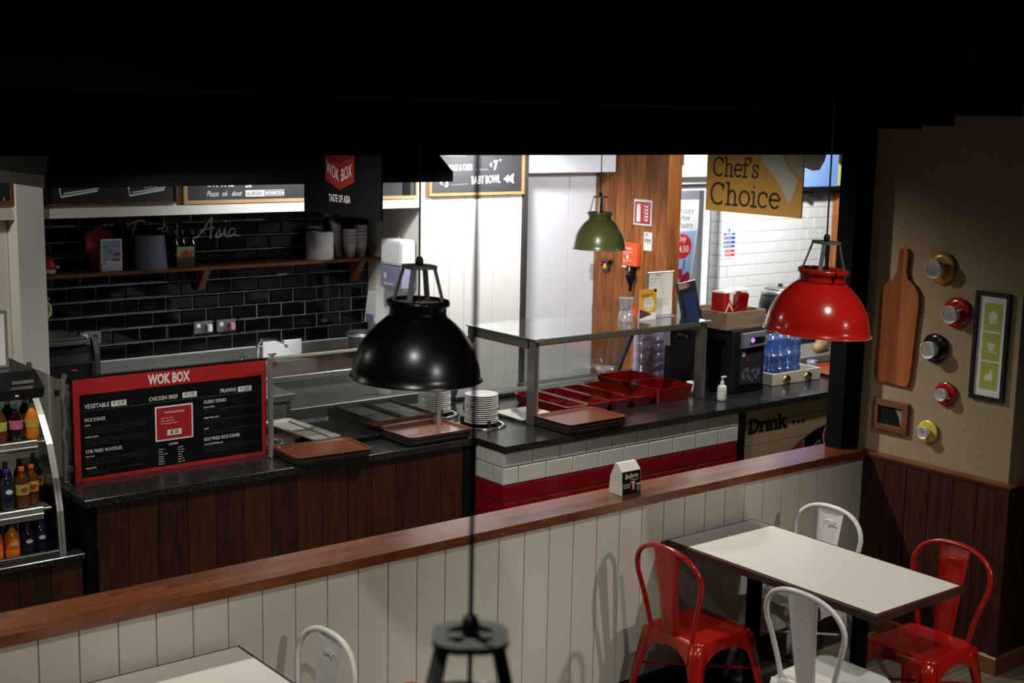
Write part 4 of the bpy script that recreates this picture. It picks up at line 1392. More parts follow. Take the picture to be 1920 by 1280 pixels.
tag(obj('soap_pump', MB().use('whitematt').lathe([(0, 0), (0.045, 0), (0.045, 0.12), (0.02, 0.15), (0.012, 0.19), (0.03, 0.195), (0.03, 0.205), (0, 0.205)], 16, (5.02, 7.74, 0.801))), 'greyish pump bottle on the steel cabinet below the black lamp', 'bottle')

# ---- dispensers on the niche return wall (face -X)
t = thing('towel_dispenser', 'tall white paper towel dispenser with lavender lower half on the niche wall', 'dispenser', (5.64, 8.54, 1.42))


def disp(mb, x0, x1, y0, y1, z0, z1, b, seg=3):
    return mb.box(x0, x1, y0, y1, z0, z1, b, seg)


obj('cover', MB().use('white').box(5.505, 5.648, 8.265, 8.555, 1.595, 1.80, 0.03, 3), t)
obj('lower_cover', MB().use(mat('lavender_plastic', (0.25, 0.255, 0.35), 0.35)).box(5.51, 5.648, 8.268, 8.552, 1.43, 1.594, 0.008, 2), t)
obj('key', MB().use('chrome').box(5.58, 5.60, 8.42, 8.44, 1.80, 1.815, 0.003), t)
L = MB().use('whiteprint')
rect(L, facing_left(5.51, 8.50, 1.50), 0, 0, 0.035, 0.04)
rect(L, facing_left(5.51, 8.50, 1.455), 0.0, 0, 0.13, 0.012)
obj('marking', L, t)
obj('lower_tray', MB().use('whitematt').box(5.53, 5.648, 8.28, 8.54, 1.415, 1.4295, 0.004), t)
t = thing('soap_dispenser', 'white wedge soap dispenser below the towel dispenser, beside the black lamp', 'dispenser', (5.62, 8.8, 1.12))
obj('cover', MB().use('white').hexa([(5.55, 8.68, 1.12), (5.648, 8.68, 1.12), (5.648, 8.84, 1.12), (5.55, 8.84, 1.12), (5.57, 8.70, 1.36), (5.648, 8.70, 1.36), (5.648, 8.82, 1.36), (5.57, 8.82, 1.36)]), t)
obj('push_bar', MB().use('bluegrey').box(5.535, 5.549, 8.70, 8.80, 1.13, 1.19, 0.004), t)

# ================================================================== TRAYS ON THE COUNTERS


def rrect(cx, cy, hx, hy, r, n=4):
    pts = []
    for sx, sy, a0 in ((1, 1, 0), (-1, 1, 90), (-1, -1, 180), (1, -1, 270)):
        for k in range(n+1):
            a = math.radians(a0+90*k/n)
            pts.append((cx+sx*(hx-r)+r*math.cos(a), cy+sy*(hy-r)+r*math.sin(a)))
    return pts


def tray_mesh(hx, hy, h, r, m, name, edge=None, flare=0.018, wall=0.004):
    mb = MB().use(m)
    L_ = []
    for (d, z) in ((-flare, 0), (0.0, h), (0.004, h), (0.004, h-0.003)):
        L_.append([(x, y, z) for x, y in rrect(0, 0, hx+d, hy+d, r)])
    inner = [[(x, y, z) for x, y in rrect(0, 0, hx+d, hy+d, r)] for d, z in ((-0.006, h), (-flare-0.004, wall))]
    # inside
    def band(A, B, sm=False):
        a = [mb.v(p) for p in A]
        b = [mb.v(p) for p in B]
        for k in range(len(a)):
            mb.face([a[k], a[(k+1) % len(a)], b[(k+1) % len(a)], b[k]], sm)
        return a, b
    mb.fix = False
    _, f = band(inner[0], inner[1])
    mb.face(f)
    band(L_[1], inner[0])
    if edge:
        mb.use(edge)
    a, _ = band(L_[0], L_[3])
    mb.face(list(reversed(a)))
    band(L_[3], L_[2])
    mb.use(m)
    band(L_[2], L_[1])
    return mb.mesh(name)


def tray_stack(cx, cy, z, rz, n, hx, hy, labs, grp, flop=0):
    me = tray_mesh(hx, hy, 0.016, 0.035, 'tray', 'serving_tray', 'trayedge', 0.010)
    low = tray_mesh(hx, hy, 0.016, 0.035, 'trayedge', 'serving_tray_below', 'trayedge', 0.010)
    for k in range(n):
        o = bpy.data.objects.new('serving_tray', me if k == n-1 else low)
        COL.objects.link(o)
        o.location = (cx+0.002*math.sin(k*2.1), cy+0.002*math.cos(k*3.3), z+k*0.0095)
        o.rotation_euler = (0, 0, rz+0.006*math.sin(k*1.7))
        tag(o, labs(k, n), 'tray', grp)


def ordw(k, n):
    w_ = ['bottom', 'second from the bottom', 'third from the bottom', 'fourth from the bottom', 'fifth from the bottom', 'sixth from the bottom']
    return 'top' if k == n-1 else w_[k]


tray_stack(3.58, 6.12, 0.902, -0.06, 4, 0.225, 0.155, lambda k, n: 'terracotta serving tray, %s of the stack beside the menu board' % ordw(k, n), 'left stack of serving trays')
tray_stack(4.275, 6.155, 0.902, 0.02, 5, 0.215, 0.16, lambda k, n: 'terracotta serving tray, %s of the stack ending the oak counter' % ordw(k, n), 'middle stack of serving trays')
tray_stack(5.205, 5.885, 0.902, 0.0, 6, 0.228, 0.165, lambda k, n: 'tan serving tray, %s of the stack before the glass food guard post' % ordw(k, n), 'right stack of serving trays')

# ---- wok counter inserts
t = thing('griddle_tray', 'large black griddle tray with two sunken plates and steel front behind the serving trays', 'griddle', (4.30, 6.62, 0.90))
obj('base', MB().use('blackplastic').box(4.07, 4.50, 6.30, 6.90, 0.903, 0.962, 0.004), t)
obj('steel_front', MB().use('steel').box(4.07, 4.50, 6.288, 6.2995, 0.905, 0.966, 0.002), t)
gm = tray_mesh(0.095, 0.25, 0.016, 0.012, 'blackplastic', 'sunken_plate', 'blackplastic', 0.012)
for x in (4.18, 4.39):
    inst(gm, 'sunken_plate', t, (x, 6.60, 0.9625))
    obj('grey_plate', MB().use(mat('grey_griddle', (0.16, 0.16, 0.155), 0.4, 0.6, var=0.2, vscale=12)).box(x-0.065, x+0.065, 6.40, 6.79, 0.967, 0.969), t)
for x in (4.25, 4.34, 4.47):
    obj('knob', MB().use('blackplastic').cyl(0.014, 6.268, 6.2875, (x, 0, 0.925), 12, 'Y'), t)
tag(link('black_insert_tray', tray_mesh(0.14, 0.285, 0.028, 0.02, 'blackplastic', 'black_insert_tray', None, 0.015)), 'low black insert tray between the white platter and the griddle', 'tray').location = (3.905, 6.54, 0.903)
p_ = link('white_platter', tray_mesh(0.085, 0.275, 0.018, 0.02, 'white', 'white_platter', None, 0.015))
p_.location = (3.715, 6.58, 0.924)
p_.rotation_euler = (0, 0, 0.04)
tag(p_, 'long white rectangular platter lying over the counter well', 'platter')
w_ = thing('food_well', 'round steel food well openings sunk in the left counter under the white platter', 'well', (3.6, 6.5, 0.90))
obj('steel_plate', MB().use('steel').box(3.36, 3.80, 6.285, 6.93, 0.901, 0.905, 0.001), w_)
obj('well_opening', MB().use('blackprint').cyl(0.09, 0.9055, 0.907, (3.68, 6.42, 0), 24), w_)
obj('well_opening', MB().use('blackprint').cyl(0.07, 0.9055, 0.907, (3.60, 6.75, 0), 24), w_)
f_ = MB().use(mat('crumpled_foil', (0.6, 0.6, 0.6), 0.25, 0.9))
rf = random.Random(11)
pr = []
for i in range(7):
    ph = PI*i/6
    pr.append([(0.06*math.sin(ph)*math.cos(2*PI*k/14)*rf.uniform(0.7, 1.15), 0.05*math.sin(ph)*math.sin(2*PI*k/14)*rf.uniform(0.7, 1.15), 0.028-0.028*math.cos(ph)) for k in range(14)])
f_.loft(pr, cap=True, smooth=False)
t = thing('foil_parcel', 'crumpled foil parcel beside the glass screen post on the left counter', 'foil', (3.43, 6.38, 0.906))
obj('foil', f_, t, False)
obj('brown_lump', MB().use('tray').lathe([(0, 0), (0.02, 0.006), (0.022, 0.018), (0, 0.032)], 12, (-0.03, -0.045, 0.0)), t, False)

# ---- plate stacks in their dispensers
plate = MB().use('white').lathe([(0, 0.003), (0.055, 0.003), (0.06, 0), (0.066, 0.003), (0.090, 0.013), (0.100, 0.0145), (0.100, 0.0175), (0.090, 0.0165), (0.064, 0.007), (0, 0.006)], 32).mesh('dinner_plate')
for (cx, cy, n_, nm, z) in ((4.73, 6.235, 14, 'front plate stack with chrome ring beside the black lamp', 0.912), (4.66, 6.62, 15, 'rear plate stack half hidden by the screen post', 0.912)):
    t = thing('plate_dispenser', 'round steel plate dispenser holding the ' + nm, 'dispenser', (cx, cy, 0.90), 0, 'plate dispensers')
    obj('ring', MB().use('chrome').lathe([(0.118, 0.0015), (0.152, 0.0015), (0.15, 0.008), (0.125, 0.010), (0.12, 0.004)], 32, closed=True), t, False)
    obj('well', MB().use('blackprint').cyl(0.117, 0.0015, 0.004, seg=28), t, False)
    for a in (0.3, 2.4, 4.5):
        obj('guide', MB().use('blackplastic').box(0.102, 0.125, -0.008, 0.008, 0.004, 0.05, 0.003), t, False).rotation_euler = (0, 0, a)
    for k in range(n_):
        o = bpy.data.objects.new('dinner_plate', plate)
        COL.objects.link(o)
        o.location = (cx+0.0015*math.sin(k*1.9), cy+0.0015*math.cos(k*2.3), z+k*0.0125)
        w1 = ['bottom', 'second from the bottom', 'third from the bottom', 'fourth from the bottom', 'fifth from the bottom', 'sixth from the bottom', 'seventh from the bottom']
        w2 = ['top', 'second from the top', 'third from the top', 'fourth from the top', 'fifth from the top', 'sixth from the top', 'seventh from the top', 'eighth from the top']
        q = w1[k] if k < n_-len(w2) else w2[n_-1-k]
        tag(o, 'white plate, %s in the %s' % (q, nm.split(' with')[0].split(' half')[0]), 'plate', 'plates in the ' + nm)

# ================================================================== GLASS FOOD GUARD
t = thing('food_guard', 'glass food guard with flat glass top and steel posts over the red pans', 'guard', (5.7, 6.3, 0.90))
gp = obj('top_pane', MB().use(glass('guard_top_glass', (0.90, 0.94, 0.89), 0.28)).box(4.965, 6.45, 6.03, 6.71, 1.412, 1.42), t)
obj('pane_edge', MB().use('glassedge').box(4.965, 6.45, 6.027, 6.0298, 1.412, 1.42), gp)
obj('pane_edge', MB().use('glassedge').box(4.962, 4.9648, 6.03, 6.71, 1.412, 1.42), gp)
for x in (4.965, 6.385):
    obj('post', MB().use('steel').box(x, x+0.028, 6.035, 6.105, 0.901, 1.41, 0.003).use('alu').box(x+0.0285, x+0.042, 6.04, 6.08, 0.901, 1.405, 0.002), t)
    obj('side_rail', MB().use('steel').box(x, x+0.028, 6.086, 6.70, 1.355, 1.41, 0.003), t)
    obj('corner_clip', MB().use('alu').box(x, x+0.06, 6.018, 6.0265, 1.405, 1.425, 0.003), t)
    sl_ = [(6.66, 0.93), (6.70, 0.93), (6.62, 1.35), (6.575, 1.35)]
    obj('rear_strut', MB().use('steel').prism([(6.86, 0.92), (6.90, 0.92), (6.70, 1.354), (6.655, 1.354)], 0.03, lambda a, b, h: (x-0.001+h, a, b)), t)
obj('front_rail', MB().use('alu').box(5.008, 6.384, 6.05, 6.075, 1.375, 1.41, 0.003), t)
obj('rear_pane', MB().use('glass').hexa([(5.0, 6.875, 0.93), (6.37, 6.875, 0.93), (6.37, 6.881, 0.93), (5.0, 6.881, 0.93), (5.0, 6.672, 1.37), (6.37, 6.672, 1.37), (6.37, 6.678, 1.37), (5.0, 6.678, 1.37)]), t)
obj('heat_shade', MB().use('steel').hexa([(5.0, 6.45, 1.33), (6.37, 6.45, 1.33), (6.37, 6.66, 1.33), (5.0, 6.66, 1.33), (5.0, 6.48, 1.365), (6.37, 6.48, 1.365), (6.37, 6.64, 1.365), (5.0, 6.64, 1.365)]).bm and MB().use('darksteel').box(5.0, 6.37, 6.86, 6.93, 0.901, 0.925, 0.003), t)
L = MB().use('darksteel').box(5.05, 6.3, 6.78, 6.85, 0.901, 0.93, 0.003)
obj('vent_rail', L, t)
V = MB().use('steel')
for k in range(22):
    V.box(5.08+k*0.055, 5.08+k*0.055+0.04, 6.776, 6.7795, 0.911, 0.92)
vo = obj('vent_slots', V, t)
vo['kind'] = 'stuff'

# red food pans
lp = tray_mesh(0.084, 0.265, 0.062, 0.02, 'redpan', 'red_food_pan', None, 0.016)
names = ['leftmost long narrow red pan beside the guard post', 'second long narrow red pan from the guard post', 'third long narrow red pan from the guard post', 'fourth long narrow red pan, next to the deep square pans']
for k in range(4):
    o = link('red_food_pan', lp)
    o.location = (5.368+k*0.1895, 6.36-(k % 2)*0.004, 0.902)
    o.rotation_euler = (0, 0, 0.015*math.sin(k*3))
    tag(o, names[k]+' under the glass guard', 'pan', 'long red food pans')
dpn = tray_mesh(0.16, 0.145, 0.095, 0.025, 'redpan', 'deep_red_pan', None, 0.018)
o = link('deep_red_pan', dpn)
o.location = (6.20, 6.22, 0.902)
tag(o, 'deep square red pan, the front one of two near the right post', 'pan', 'deep red food pans')
o = link('deep_red_pan', dpn)
o.location = (6.205, 6.54, 0.902)
tag(o, 'deep square red pan, the rear one of two before the lilac lid stack', 'pan', 'deep red food pans')
tag(link('white_insert_tray', tray_mesh(0.14, 0.14, 0.02, 0.02, 'white', 'white_insert_tray', None, 0.012)), 'white plastic tray beside the left post of the food guard', 'tray').location = (5.09, 6.09, 0.902) if False else (5.13, 6.075, 0.902)
SC.objects['white_insert_tray'].location = (5.10, 6.27, 0.9025)
t = thing('nested_steel_rings', 'nested round dark steel lids behind the plate stack under the glass guard', 'lids', (5.02, 6.62, 0.902))
for k in range(7):
    obj('lid', MB().use('darksteel' if k > 1 else 'redpan').lathe([(0.095, 0.0), (0.115-0.002*k, 0.002), (0.115-0.002*k, 0.007), (0.095, 0.009)], 26, (0.003*math.sin(k), 0.003*math.cos(k), 0.002+k*0.0125), closed=True), t, False)
# food left under the glass, and lid stack
bl = MB().use('lilac')
for i in range(1):
    pass
lm = MB().use('lilac').lathe([(0.02, 0.004), (0.110, 0.004), (0.121, 0.0), (0.121, 0.005), (0.108, 0.0095), (0.02, 0.0095)], 26, closed=True).mesh('container_lid')
for k in range(26):
    o = link('container_lid', lm)
    o.location = (6.655+0.002*math.sin(k), 6.795+0.002*math.cos(k*1.3), 0.903+k*0.0135)
    tag(o, 'clear lilac round lid in the tall nested stack behind the red pans', 'lid', 'lilac lids in the tall stack')
t = thing('sauce_bowl', 'clear bowl of red sauce with spoon behind the glass guard', 'bowl', (6.42, 7.02, 0.902) if False else (6.36, 6.78, 0.902))
SB = (6.33, 7.12, 0.0)
t.location = (6.53, 7.10, 0.84)
obj('bowl', MB().use('plastic').lathe([(0.03, 0), (0.07, 0.03), (0.085, 0.09), (0.083, 0.09), (0.068, 0.032), (0.0, 0.006)], 24), t, False)
obj('red_sauce', MB().use(mat('red_sauce', (0.5, 0.05, 0.01), 0.3)).lathe([(0, 0.008), (0.06, 0.03), (0.075, 0.065), (0, 0.075)], 24), t, False)
obj('spoon', MB().use('alu').tube([(-0.02, 0, 0.05), (-0.07, 0.0, 0.16)], 0.004), t, False)
t2 = thing('back_bench', 'low steel bench with black equipment behind the tiled counter', 'bench', (6.8, 7.2, 0))
obj('bench_top', MB().use('darksteel').box(5.9, 8.9, 6.97, 7.36, 0.80, 0.838, 0.003), t2)
obj('bench_body', MB().use('blackplastic').box(5.92, 8.88, 6.99, 7.35, 0.0, 0.799), t2)
t2 = thing('black_till', 'black till terminal with hooked handle seen through the right side of the guard', 'till', (6.85, 6.45, 0.902))
obj('housing', MB().use('blackplastic').hexa([(6.50, 6.20, 0.902), (6.67, 6.20, 0.902), (6.67, 6.50, 0.902), (6.50, 6.50, 0.902), (6.51, 6.22, 1.325), (6.67, 6.22, 1.325), (6.67, 6.50, 1.325), (6.51, 6.50, 1.325)]), t2)
obj('paper_note', MB().use('paper').box(6.49, 6.494, 6.44, 6.50, 1.19, 1.325), t2)
obj('handle', MB().use('darksteel').tube([(6.505, 6.27, 1.25), (6.49, 6.30, 1.28), (6.49, 6.36, 1.28), (6.505, 6.39, 1.25)], 0.007), t2)
obj('cable', MB().use('cable').tube([(6.52, 6.50, 1.06), (6.50, 6.57, 1.02), (6.50, 6.62, 0.97)], 0.005), t2)
t = thing('white_tub', 'small white cup behind the deep red pan beside the right post', 'cup', (6.47, 6.20, 0.902))
obj('cup_body', MB().use('whitematt').lathe([(0, 0), (0.03, 0), (0.036, 0.08), (0.034, 0.08), (0.028, 0.004), (0, 0.004)], 18), t, False)

# ---- on the guard's glass top: clear cups, yellow leaflet, framed sheet
ZG = 1.4205
t = thing('clear_cup_stack', 'clear plastic cups, one upside down on another, on the glass guard top', 'cups', (5.945, 6.31, ZG))
obj('cup', MB().use('plastic').lathe([(0.048, 0), (0.048, 0.006), (0.036, 0.07), (0.0, 0.072), (0.0, 0.069), (0.034, 0.068), (0.045, 0.004)], 22), t, False)
obj('cup', MB().use('plastic').lathe([(0, 0.0735), (0.035, 0.0735), (0.045, 0.145), (0.048, 0.147), (0.048, 0.153), (0.043, 0.15), (0.033, 0.077), (0, 0.077)], 22), t, False)
t = thing('yellow_leaflet', 'yellow leaflet with round head drawing standing on the glass guard top', 'leaflet', (6.10, 6.28, ZG))
obj('sheet', MB().use('paper').box(6.03, 6.18, 6.270, 6.273, ZG, ZG+0.20), t)
obj('back_leg', MB().use('paper').hexa([(6.06, 6.273, ZG+0.15), (6.15, 6.273, ZG+0.15), (6.15, 6.275, ZG+0.16), (6.06, 6.275, ZG+0.16), (6.06, 6.32, ZG), (6.15, 6.32, ZG), (6.15, 6.322, ZG+0.002), (6.06, 6.322, ZG+0.002)]), t)
L = MB().use(mat('amber_print', (0.72, 0.36, 0.03), 0.6))
pl = facing_front(6.03, 6.27, ZG)
poly(L, pl, [(0, 0.035), (0.15, 0.05), (0.15, 0.20), (0, 0.20)])
L.use(mat('maroon_print', (0.08, 0.01, 0.03), 0.6))
poly(L, pl, [(0, 0.01), (0.11, 0.035), (0, 0.075)], 0.0004)
L.use('whiteprint')
disc(L, pl, 0.08, 0.105, 0.046, 0.046, 0.0007)
L.use('blackprint')
hd_ = [(0.05, 0.075), (0.062, 0.085), (0.062, 0.10), (0.056, 0.115), (0.062, 0.132), (0.08, 0.14), (0.096, 0.132), (0.10, 0.118), (0.098, 0.10), (0.092, 0.092), (0.092, 0.085), (0.11, 0.075), (0.05, 0.075)]
stroke(L, pl, hd_, 0.002, 0.001)
stroke(L, pl, [(0.062, 0.118), (0.09, 0.108), (0.1, 0.112)], 0.002, 0.0012)
dashes(L, Plane(pl.p(0, 0, 0.001), pl.r, pl.u), 0.012, 0.165, 0.11, 2, 0.011, 0.004, 4)
rect(L, pl, 0.125, 0.182, 0.147, 0.20, 0.001)
obj('print', L, t)
t = thing('framed_menu_sheet', 'white information sheet in an upright silver frame on the glass guard top', 'sign', (6.33, 6.3, ZG))
ca_, sa_ = 1, 0
obj('frame', MB().use('alu').box(6.165, 6.41, 6.345, 6.353, ZG, ZG+0.298, 0.002), t)
obj('foot', MB().use('plastic').box(6.19, 6.39, 6.30, 6.3445, ZG, ZG+0.006, 0.001), t)
L = MB().use('paper')
pl = facing_front(6.185, 6.345, ZG+0.0)
rect(L, pl, -0.008, 0.01, 0.213, 0.288)
L.use('greyprint')
L.use('blackprint')
dashes(L, Plane(pl.p(0, 0, 0.0005), pl.r, pl.u), 0.05, 0.275, 0.09, 1, 0.01, 0.004, 5)
L.use(mat('mid_grey_print', (0.3, 0.3, 0.3), 0.6))
dashes(L, Plane(pl.p(0, 0, 0.0005), pl.r, pl.u), 0.01, 0.255, 0.165, 1, 0.01, 0.003, 6)
dashes(L, Plane(pl.p(0, 0, 0.0005), pl.r, pl.u), 0.03, 0.12, 0.145, 6, 0.012, 0.002, 7)
for k in range(7):
    disc(L, pl, 0.1, 0.235-k*0.016, 0.004, h=0.0005, n=8)
    rect(L, pl, 0.11, 0.233-k*0.016, 0.125+0.012*(k > 2), 0.236-k*0.016, 0.0005)
for k in range(3):
    disc(L, pl, 0.012, 0.235-k*0.014, 0.003, h=0.0005, n=8)
    rect(L, pl, 0.02, 0.233-k*0.014, 0.04+0.03*(k == 0), 0.235-k*0.014, 0.0005)
obj('print', L, t)

# ---- sanitiser, tablet kiosk, crate with red boxes, drinks machine
t = thing('hand_sanitiser', 'small clear pump bottle of hand sanitiser on the granite beside the guard post', 'bottle', (6.475, 5.93, 0.902))
obj('bottle_body', MB().use(mat('milky_bottle', (0.62, 0.64, 0.62), 0.25)).lathe([(0, 0), (0.028, 0), (0.03, 0.006), (0.03, 0.088), (0.024, 0.10), (0.012, 0.105), (0, 0.106)], 20), t, False)
obj('pump', MB().use('white').cyl(0.013, 0.106, 0.125, seg=14).cyl(0.005, 0.125, 0.15, seg=10).box(-0.012, 0.034, -0.006, 0.006, 0.150, 0.160, 0.002), t, False)
L = MB().use('paper').lathe([(0.0305, 0.02), (0.0305, 0.08)], 20)
obj('label_wrap', L, t, False)
L = MB().use('blackprint')
for k in range(5):
    rect(L, Plane((-0.006, -0.031, 0.03), (1, 0, 0), (0, 0, 1)), k*0.003, 0, k*0.003+0.0015, 0.015)
obj('barcode', L, t, False)

t = thing('tablet_kiosk', 'black tilted tablet kiosk with painted blue sheen on its dark screen on a dark stand', 'kiosk', (6.537, 6.27, 1.33))
kx = Matrix.Rotation(math.radians(-8), 4, 'Y')
kb = MB().use('blackplastic').box(-0.085, 0.085, -0.012, 0.012, 0, 0.32, 0.004)
o = obj('tablet', kb, t, False)
s = MB().use(mat('blue_sheen_screen', (0.012, 0.018, 0.05), 0.1, emis=(0.10, 0.18, 0.55), es=0.05)).box(-0.055, 0.055, -0.014, -0.0122, 0.05, 0.235)  # faint blue emission stands in for a reflection on the dark screen
o2 = obj('screen', s, t, False)
q = MB().use('crate').box(-0.085, -0.01, -0.015, -0.0122, 0.275, 0.31).use('redprint').box(-0.009, 0.015, -0.015, -0.0122, 0.28, 0.308)
o3 = obj('sticker', q, t, False)
for z in (o, o2, o3):
    z.rotation_euler = (math.radians(-10), math.radians(-7), 0.0)
    z.location = (0.0, 0, 0)

t = thing('water_dispenser', 'black countertop drinks machine with grey top panel and glowing violet button', 'machine', (6.9, 6.25, 0.902))
obj('body', MB().use('blackplastic').box(6.80, 7.115, 6.03, 6.50, 0.902, 1.33, 0.012, 2), t)
obj('side_panel', MB().use('black').box(6.805, 7.11, 6.025, 6.0295, 0.905, 0.94), t)
obj('control_panel', MB().use(mat('grey_machine_panel', (0.14, 0.145, 0.155), 0.35)).loft([[(6.865, 6.0295, 1.205), (7.105, 6.0295, 1.215), (7.105, 6.0295, 1.315), (6.865, 6.0295, 1.31)], [(6.87, 6.0, 1.21), (7.10, 6.0, 1.222), (7.10, 6.01, 1.31), (6.87, 6.01, 1.305)]], smooth=False), t)
obj('handle_recess', MB().use('blackprint').prism(rrect(7.0, 1.262, 0.07, 0.018, 0.017), 0.003, lambda a, b, h: (a, 5.999-h, b)), t)
obj('button', MB().use(mat('violet_button', (0.1, 0.05, 0.3), 0.3, emis=(0.25, 0.12, 1.0), es=3.0)).lathe([(0.010, 5.992), (0.016, 5.990), (0.016, 5.9955), (0.010, 5.9955)], 18, (6.945, 0, 1.262), 'Y', closed=True).cyl(0.005, 5.990, 5.9955, (6.945, 0, 1.262), 10, 'Y'), t)
obj('front_window', MB().use(mat('dark_machine_window', (0.03, 0.03, 0.038), 0.15)).box(6.865, 7.085, 6.022, 6.0295, 0.955, 1.20, 0.003), t)
W_ = MB()
wr_ = random.Random(5)
W_.use(mat('ice_print', (0.12, 0.12, 0.2), 0.5))
pl = facing_front(6.87, 6.022, 0.955)
for k in range(22):
    disc(W_, pl, wr_.uniform(0.02, 0.18), wr_.uniform(0.02, 0.11), wr_.uniform(0.008, 0.018), h=0.0002*k/4, n=7)
W_.use(mat('dull_red_print', (0.3, 0.02, 0.02), 0.5))
text(W_, pl, 'Lac', 0.05, 0.165, 0.03, 1.0, 'L', 0.03, h=0.002)
W_.use('whiteprint')
rect(W_, pl, 0.008, 0.195, 0.02, 0.225, 0.001)
rect(W_, pl, 0.026, 0.195, 0.034, 0.225, 0.001)
obj('window_print', W_, t)
for ch in t.children:
    ch.location.x -= 0.12
t = thing('wooden_crate', 'weathered wooden crate on top of the black drinks machine', 'crate', (6.95, 6.3, 1.332))
cx0, cx1, cy0, cy1, cz0, cz1 = 6.63, 7.02, 6.06, 6.44, 1.332, 1.452
obj('side_board', MB().use('crate').box(cx0, cx1, cy0, cy0+0.014, cz0, cz1, 0.002), t)
obj('side_board', MB().use('crate').box(cx0, cx1, cy1-0.014, cy1, cz0, cz1, 0.002), t)
obj('end_board', MB().use('crate').box(cx0, cx0+0.014, cy0+0.0145, cy1-0.0145, cz0, cz1, 0.002), t)
obj('end_board', MB().use('crate').box(cx1-0.014, cx1, cy0+0.0145, cy1-0.0145, cz0, cz1, 0.002), t)
obj('bottom_board', MB().use('crate').box(cx0+0.015, cx1-0.015, cy0+0.0145, cy1-0.0145, cz0, cz0+0.008), t)


def snack_box(x, y, z, rz, lab):
    t = thing('cup_carton', lab, 'box', (x, y, z), rz, 'red and white cartons in the crate')
    obj('carton', MB().use('white').box(-0.06, 0.06, -0.055, 0.055, 0, 0.235, 0.002), t, False)
    obj('red_side', MB().use('red').box(-0.0615, -0.0602, -0.054, 0.054, 0.001, 0.228), t, False)
    p = MB().use('red').prism([(-0.06, 0.228), (-0.012, 0.228), (-0.012, 0.185), (0.06, 0.10), (0.06, 0.001), (-0.06, 0.001)], 0.0012, lambda a, b, h: (a, -0.0552-h, b))
    obj('red_front_print', p, t, False)
    p = MB().use('white').prism([(-0.055, 0.10), (-0.015, 0.165), (0.045, 0.10), (0.03, 0.10), (-0.015, 0.148), (-0.043, 0.10)], 0.001, lambda a, b, h: (a, -0.0566-h, b))
    obj('house_mark', p, t, False)
    obj('lid_fold', MB().use('white').hexa([(-0.06, -0.055, 0.2355), (0.06, -0.055, 0.2355), (0.06, 0.055, 0.2355), (-0.06, 0.055, 0.2355), (-0.05, -0.02, 0.248), (0.05, -0.02, 0.248), (0.05, 0.02, 0.248), (-0.05, 0.02, 0.248)]), t, False)
    return t


snack_box(6.745, 6.20, 1.341, 0.12, 'red and white carton on the left in the wooden crate')
snack_box(6.915, 6.24, 1.341, -0.05, 'red and white carton on the right in the wooden crate')
t = thing('wrapped_snacks', 'shiny red wrapped packets between the two cartons in the crate', 'snacks', (6.83, 6.14, 1.341))
ww_ = MB().use('redpan')
for k in range(4):
    ww_.hexa([(x_+0.016*(k-1.5), y_, z_) for (x_, y_, z_) in ((-0.01, -0.03, 0), (0.01, -0.03, 0), (0.01, 0.03, 0), (-0.01, 0.03, 0), (-0.02+0.008*k, -0.035, 0.22+0.012*(k % 2)), (0.014+0.008*k, -0.035, 0.215), (0.014+0.008*k, 0.03, 0.21), (-0.02+0.008*k, 0.03, 0.22))])
obj('packet', ww_, t, False)

# ---- white box with brass cup handles, blue glasses
t = thing('drawer_box', 'white wooden two-drawer box with brass cup handles holding the blue glasses', 'box', (7.4, 6.2, 0.902))
dx0, dx1, dy0, dy1 = 7.135, 7.645, 6.065, 6.345
wwd = mat('worn_white_wood', (0.58, 0.55, 0.46), 0.7, var=0.12, vscale=9)
obj('side', MB().use(wwd).box(dx0, dx1, dy0, dy0+0.012, 0.902, 0.985, 0.002), t)
obj('side', MB().use(wwd).box(dx0, dx1, dy1-0.012, dy1, 0.902, 0.985, 0.002), t)
obj('side', MB().use(wwd).box(dx0, dx0+0.012, dy0+0.0125, dy1-0.0125, 0.902, 0.985, 0.002), t)
obj('side', MB().use(wwd).box(dx1-0.012, dx1, dy0+0.0125, dy1-0.0125, 0.902, 0.985, 0.002), t)
obj('bottom', MB().use('blackplastic').box(dx0+0.013, dx1-0.013, dy0+0.0125, dy1-0.0125, 0.902, 0.91), t)
for x in (7.275, 7.505):
    hh = MB().use('brass')
    rings = []
    for k in range(9):
        u = PI*k/8
        rings.append([(x-0.042*math.cos(u), 6.0645-0.024*math.sin(u)*math.sin(v_), 0.936+0.034*math.sin(u)*math.cos(v_)) for v_ in (0, 0.4, 0.8, 1.2, 1.57)]
                     + [(x-0.040*math.cos(u), 6.0645-0.022*math.sin(u)*math.sin(v_), 0.936+0.031*math.sin(u)*math.cos(v_)) for v_ in (1.57, 1.2, 0.8, 0.4, 0)])
    hh.loft(rings, cap=False)
    obj('cup_handle', hh, t)


def tumbler(h, r):
    m = MB().use('blueglass')
    m.lathe([(0, 0), (r*0.84, 0), (r*0.86, 0.004), (r*0.90, h*0.62), (r*0.97, h*0.66), (r, h), (r*0.94, h), (r*0.90, h*0.68), (r*0.80, 0.01), (0, 0.01)], 12)
    return m


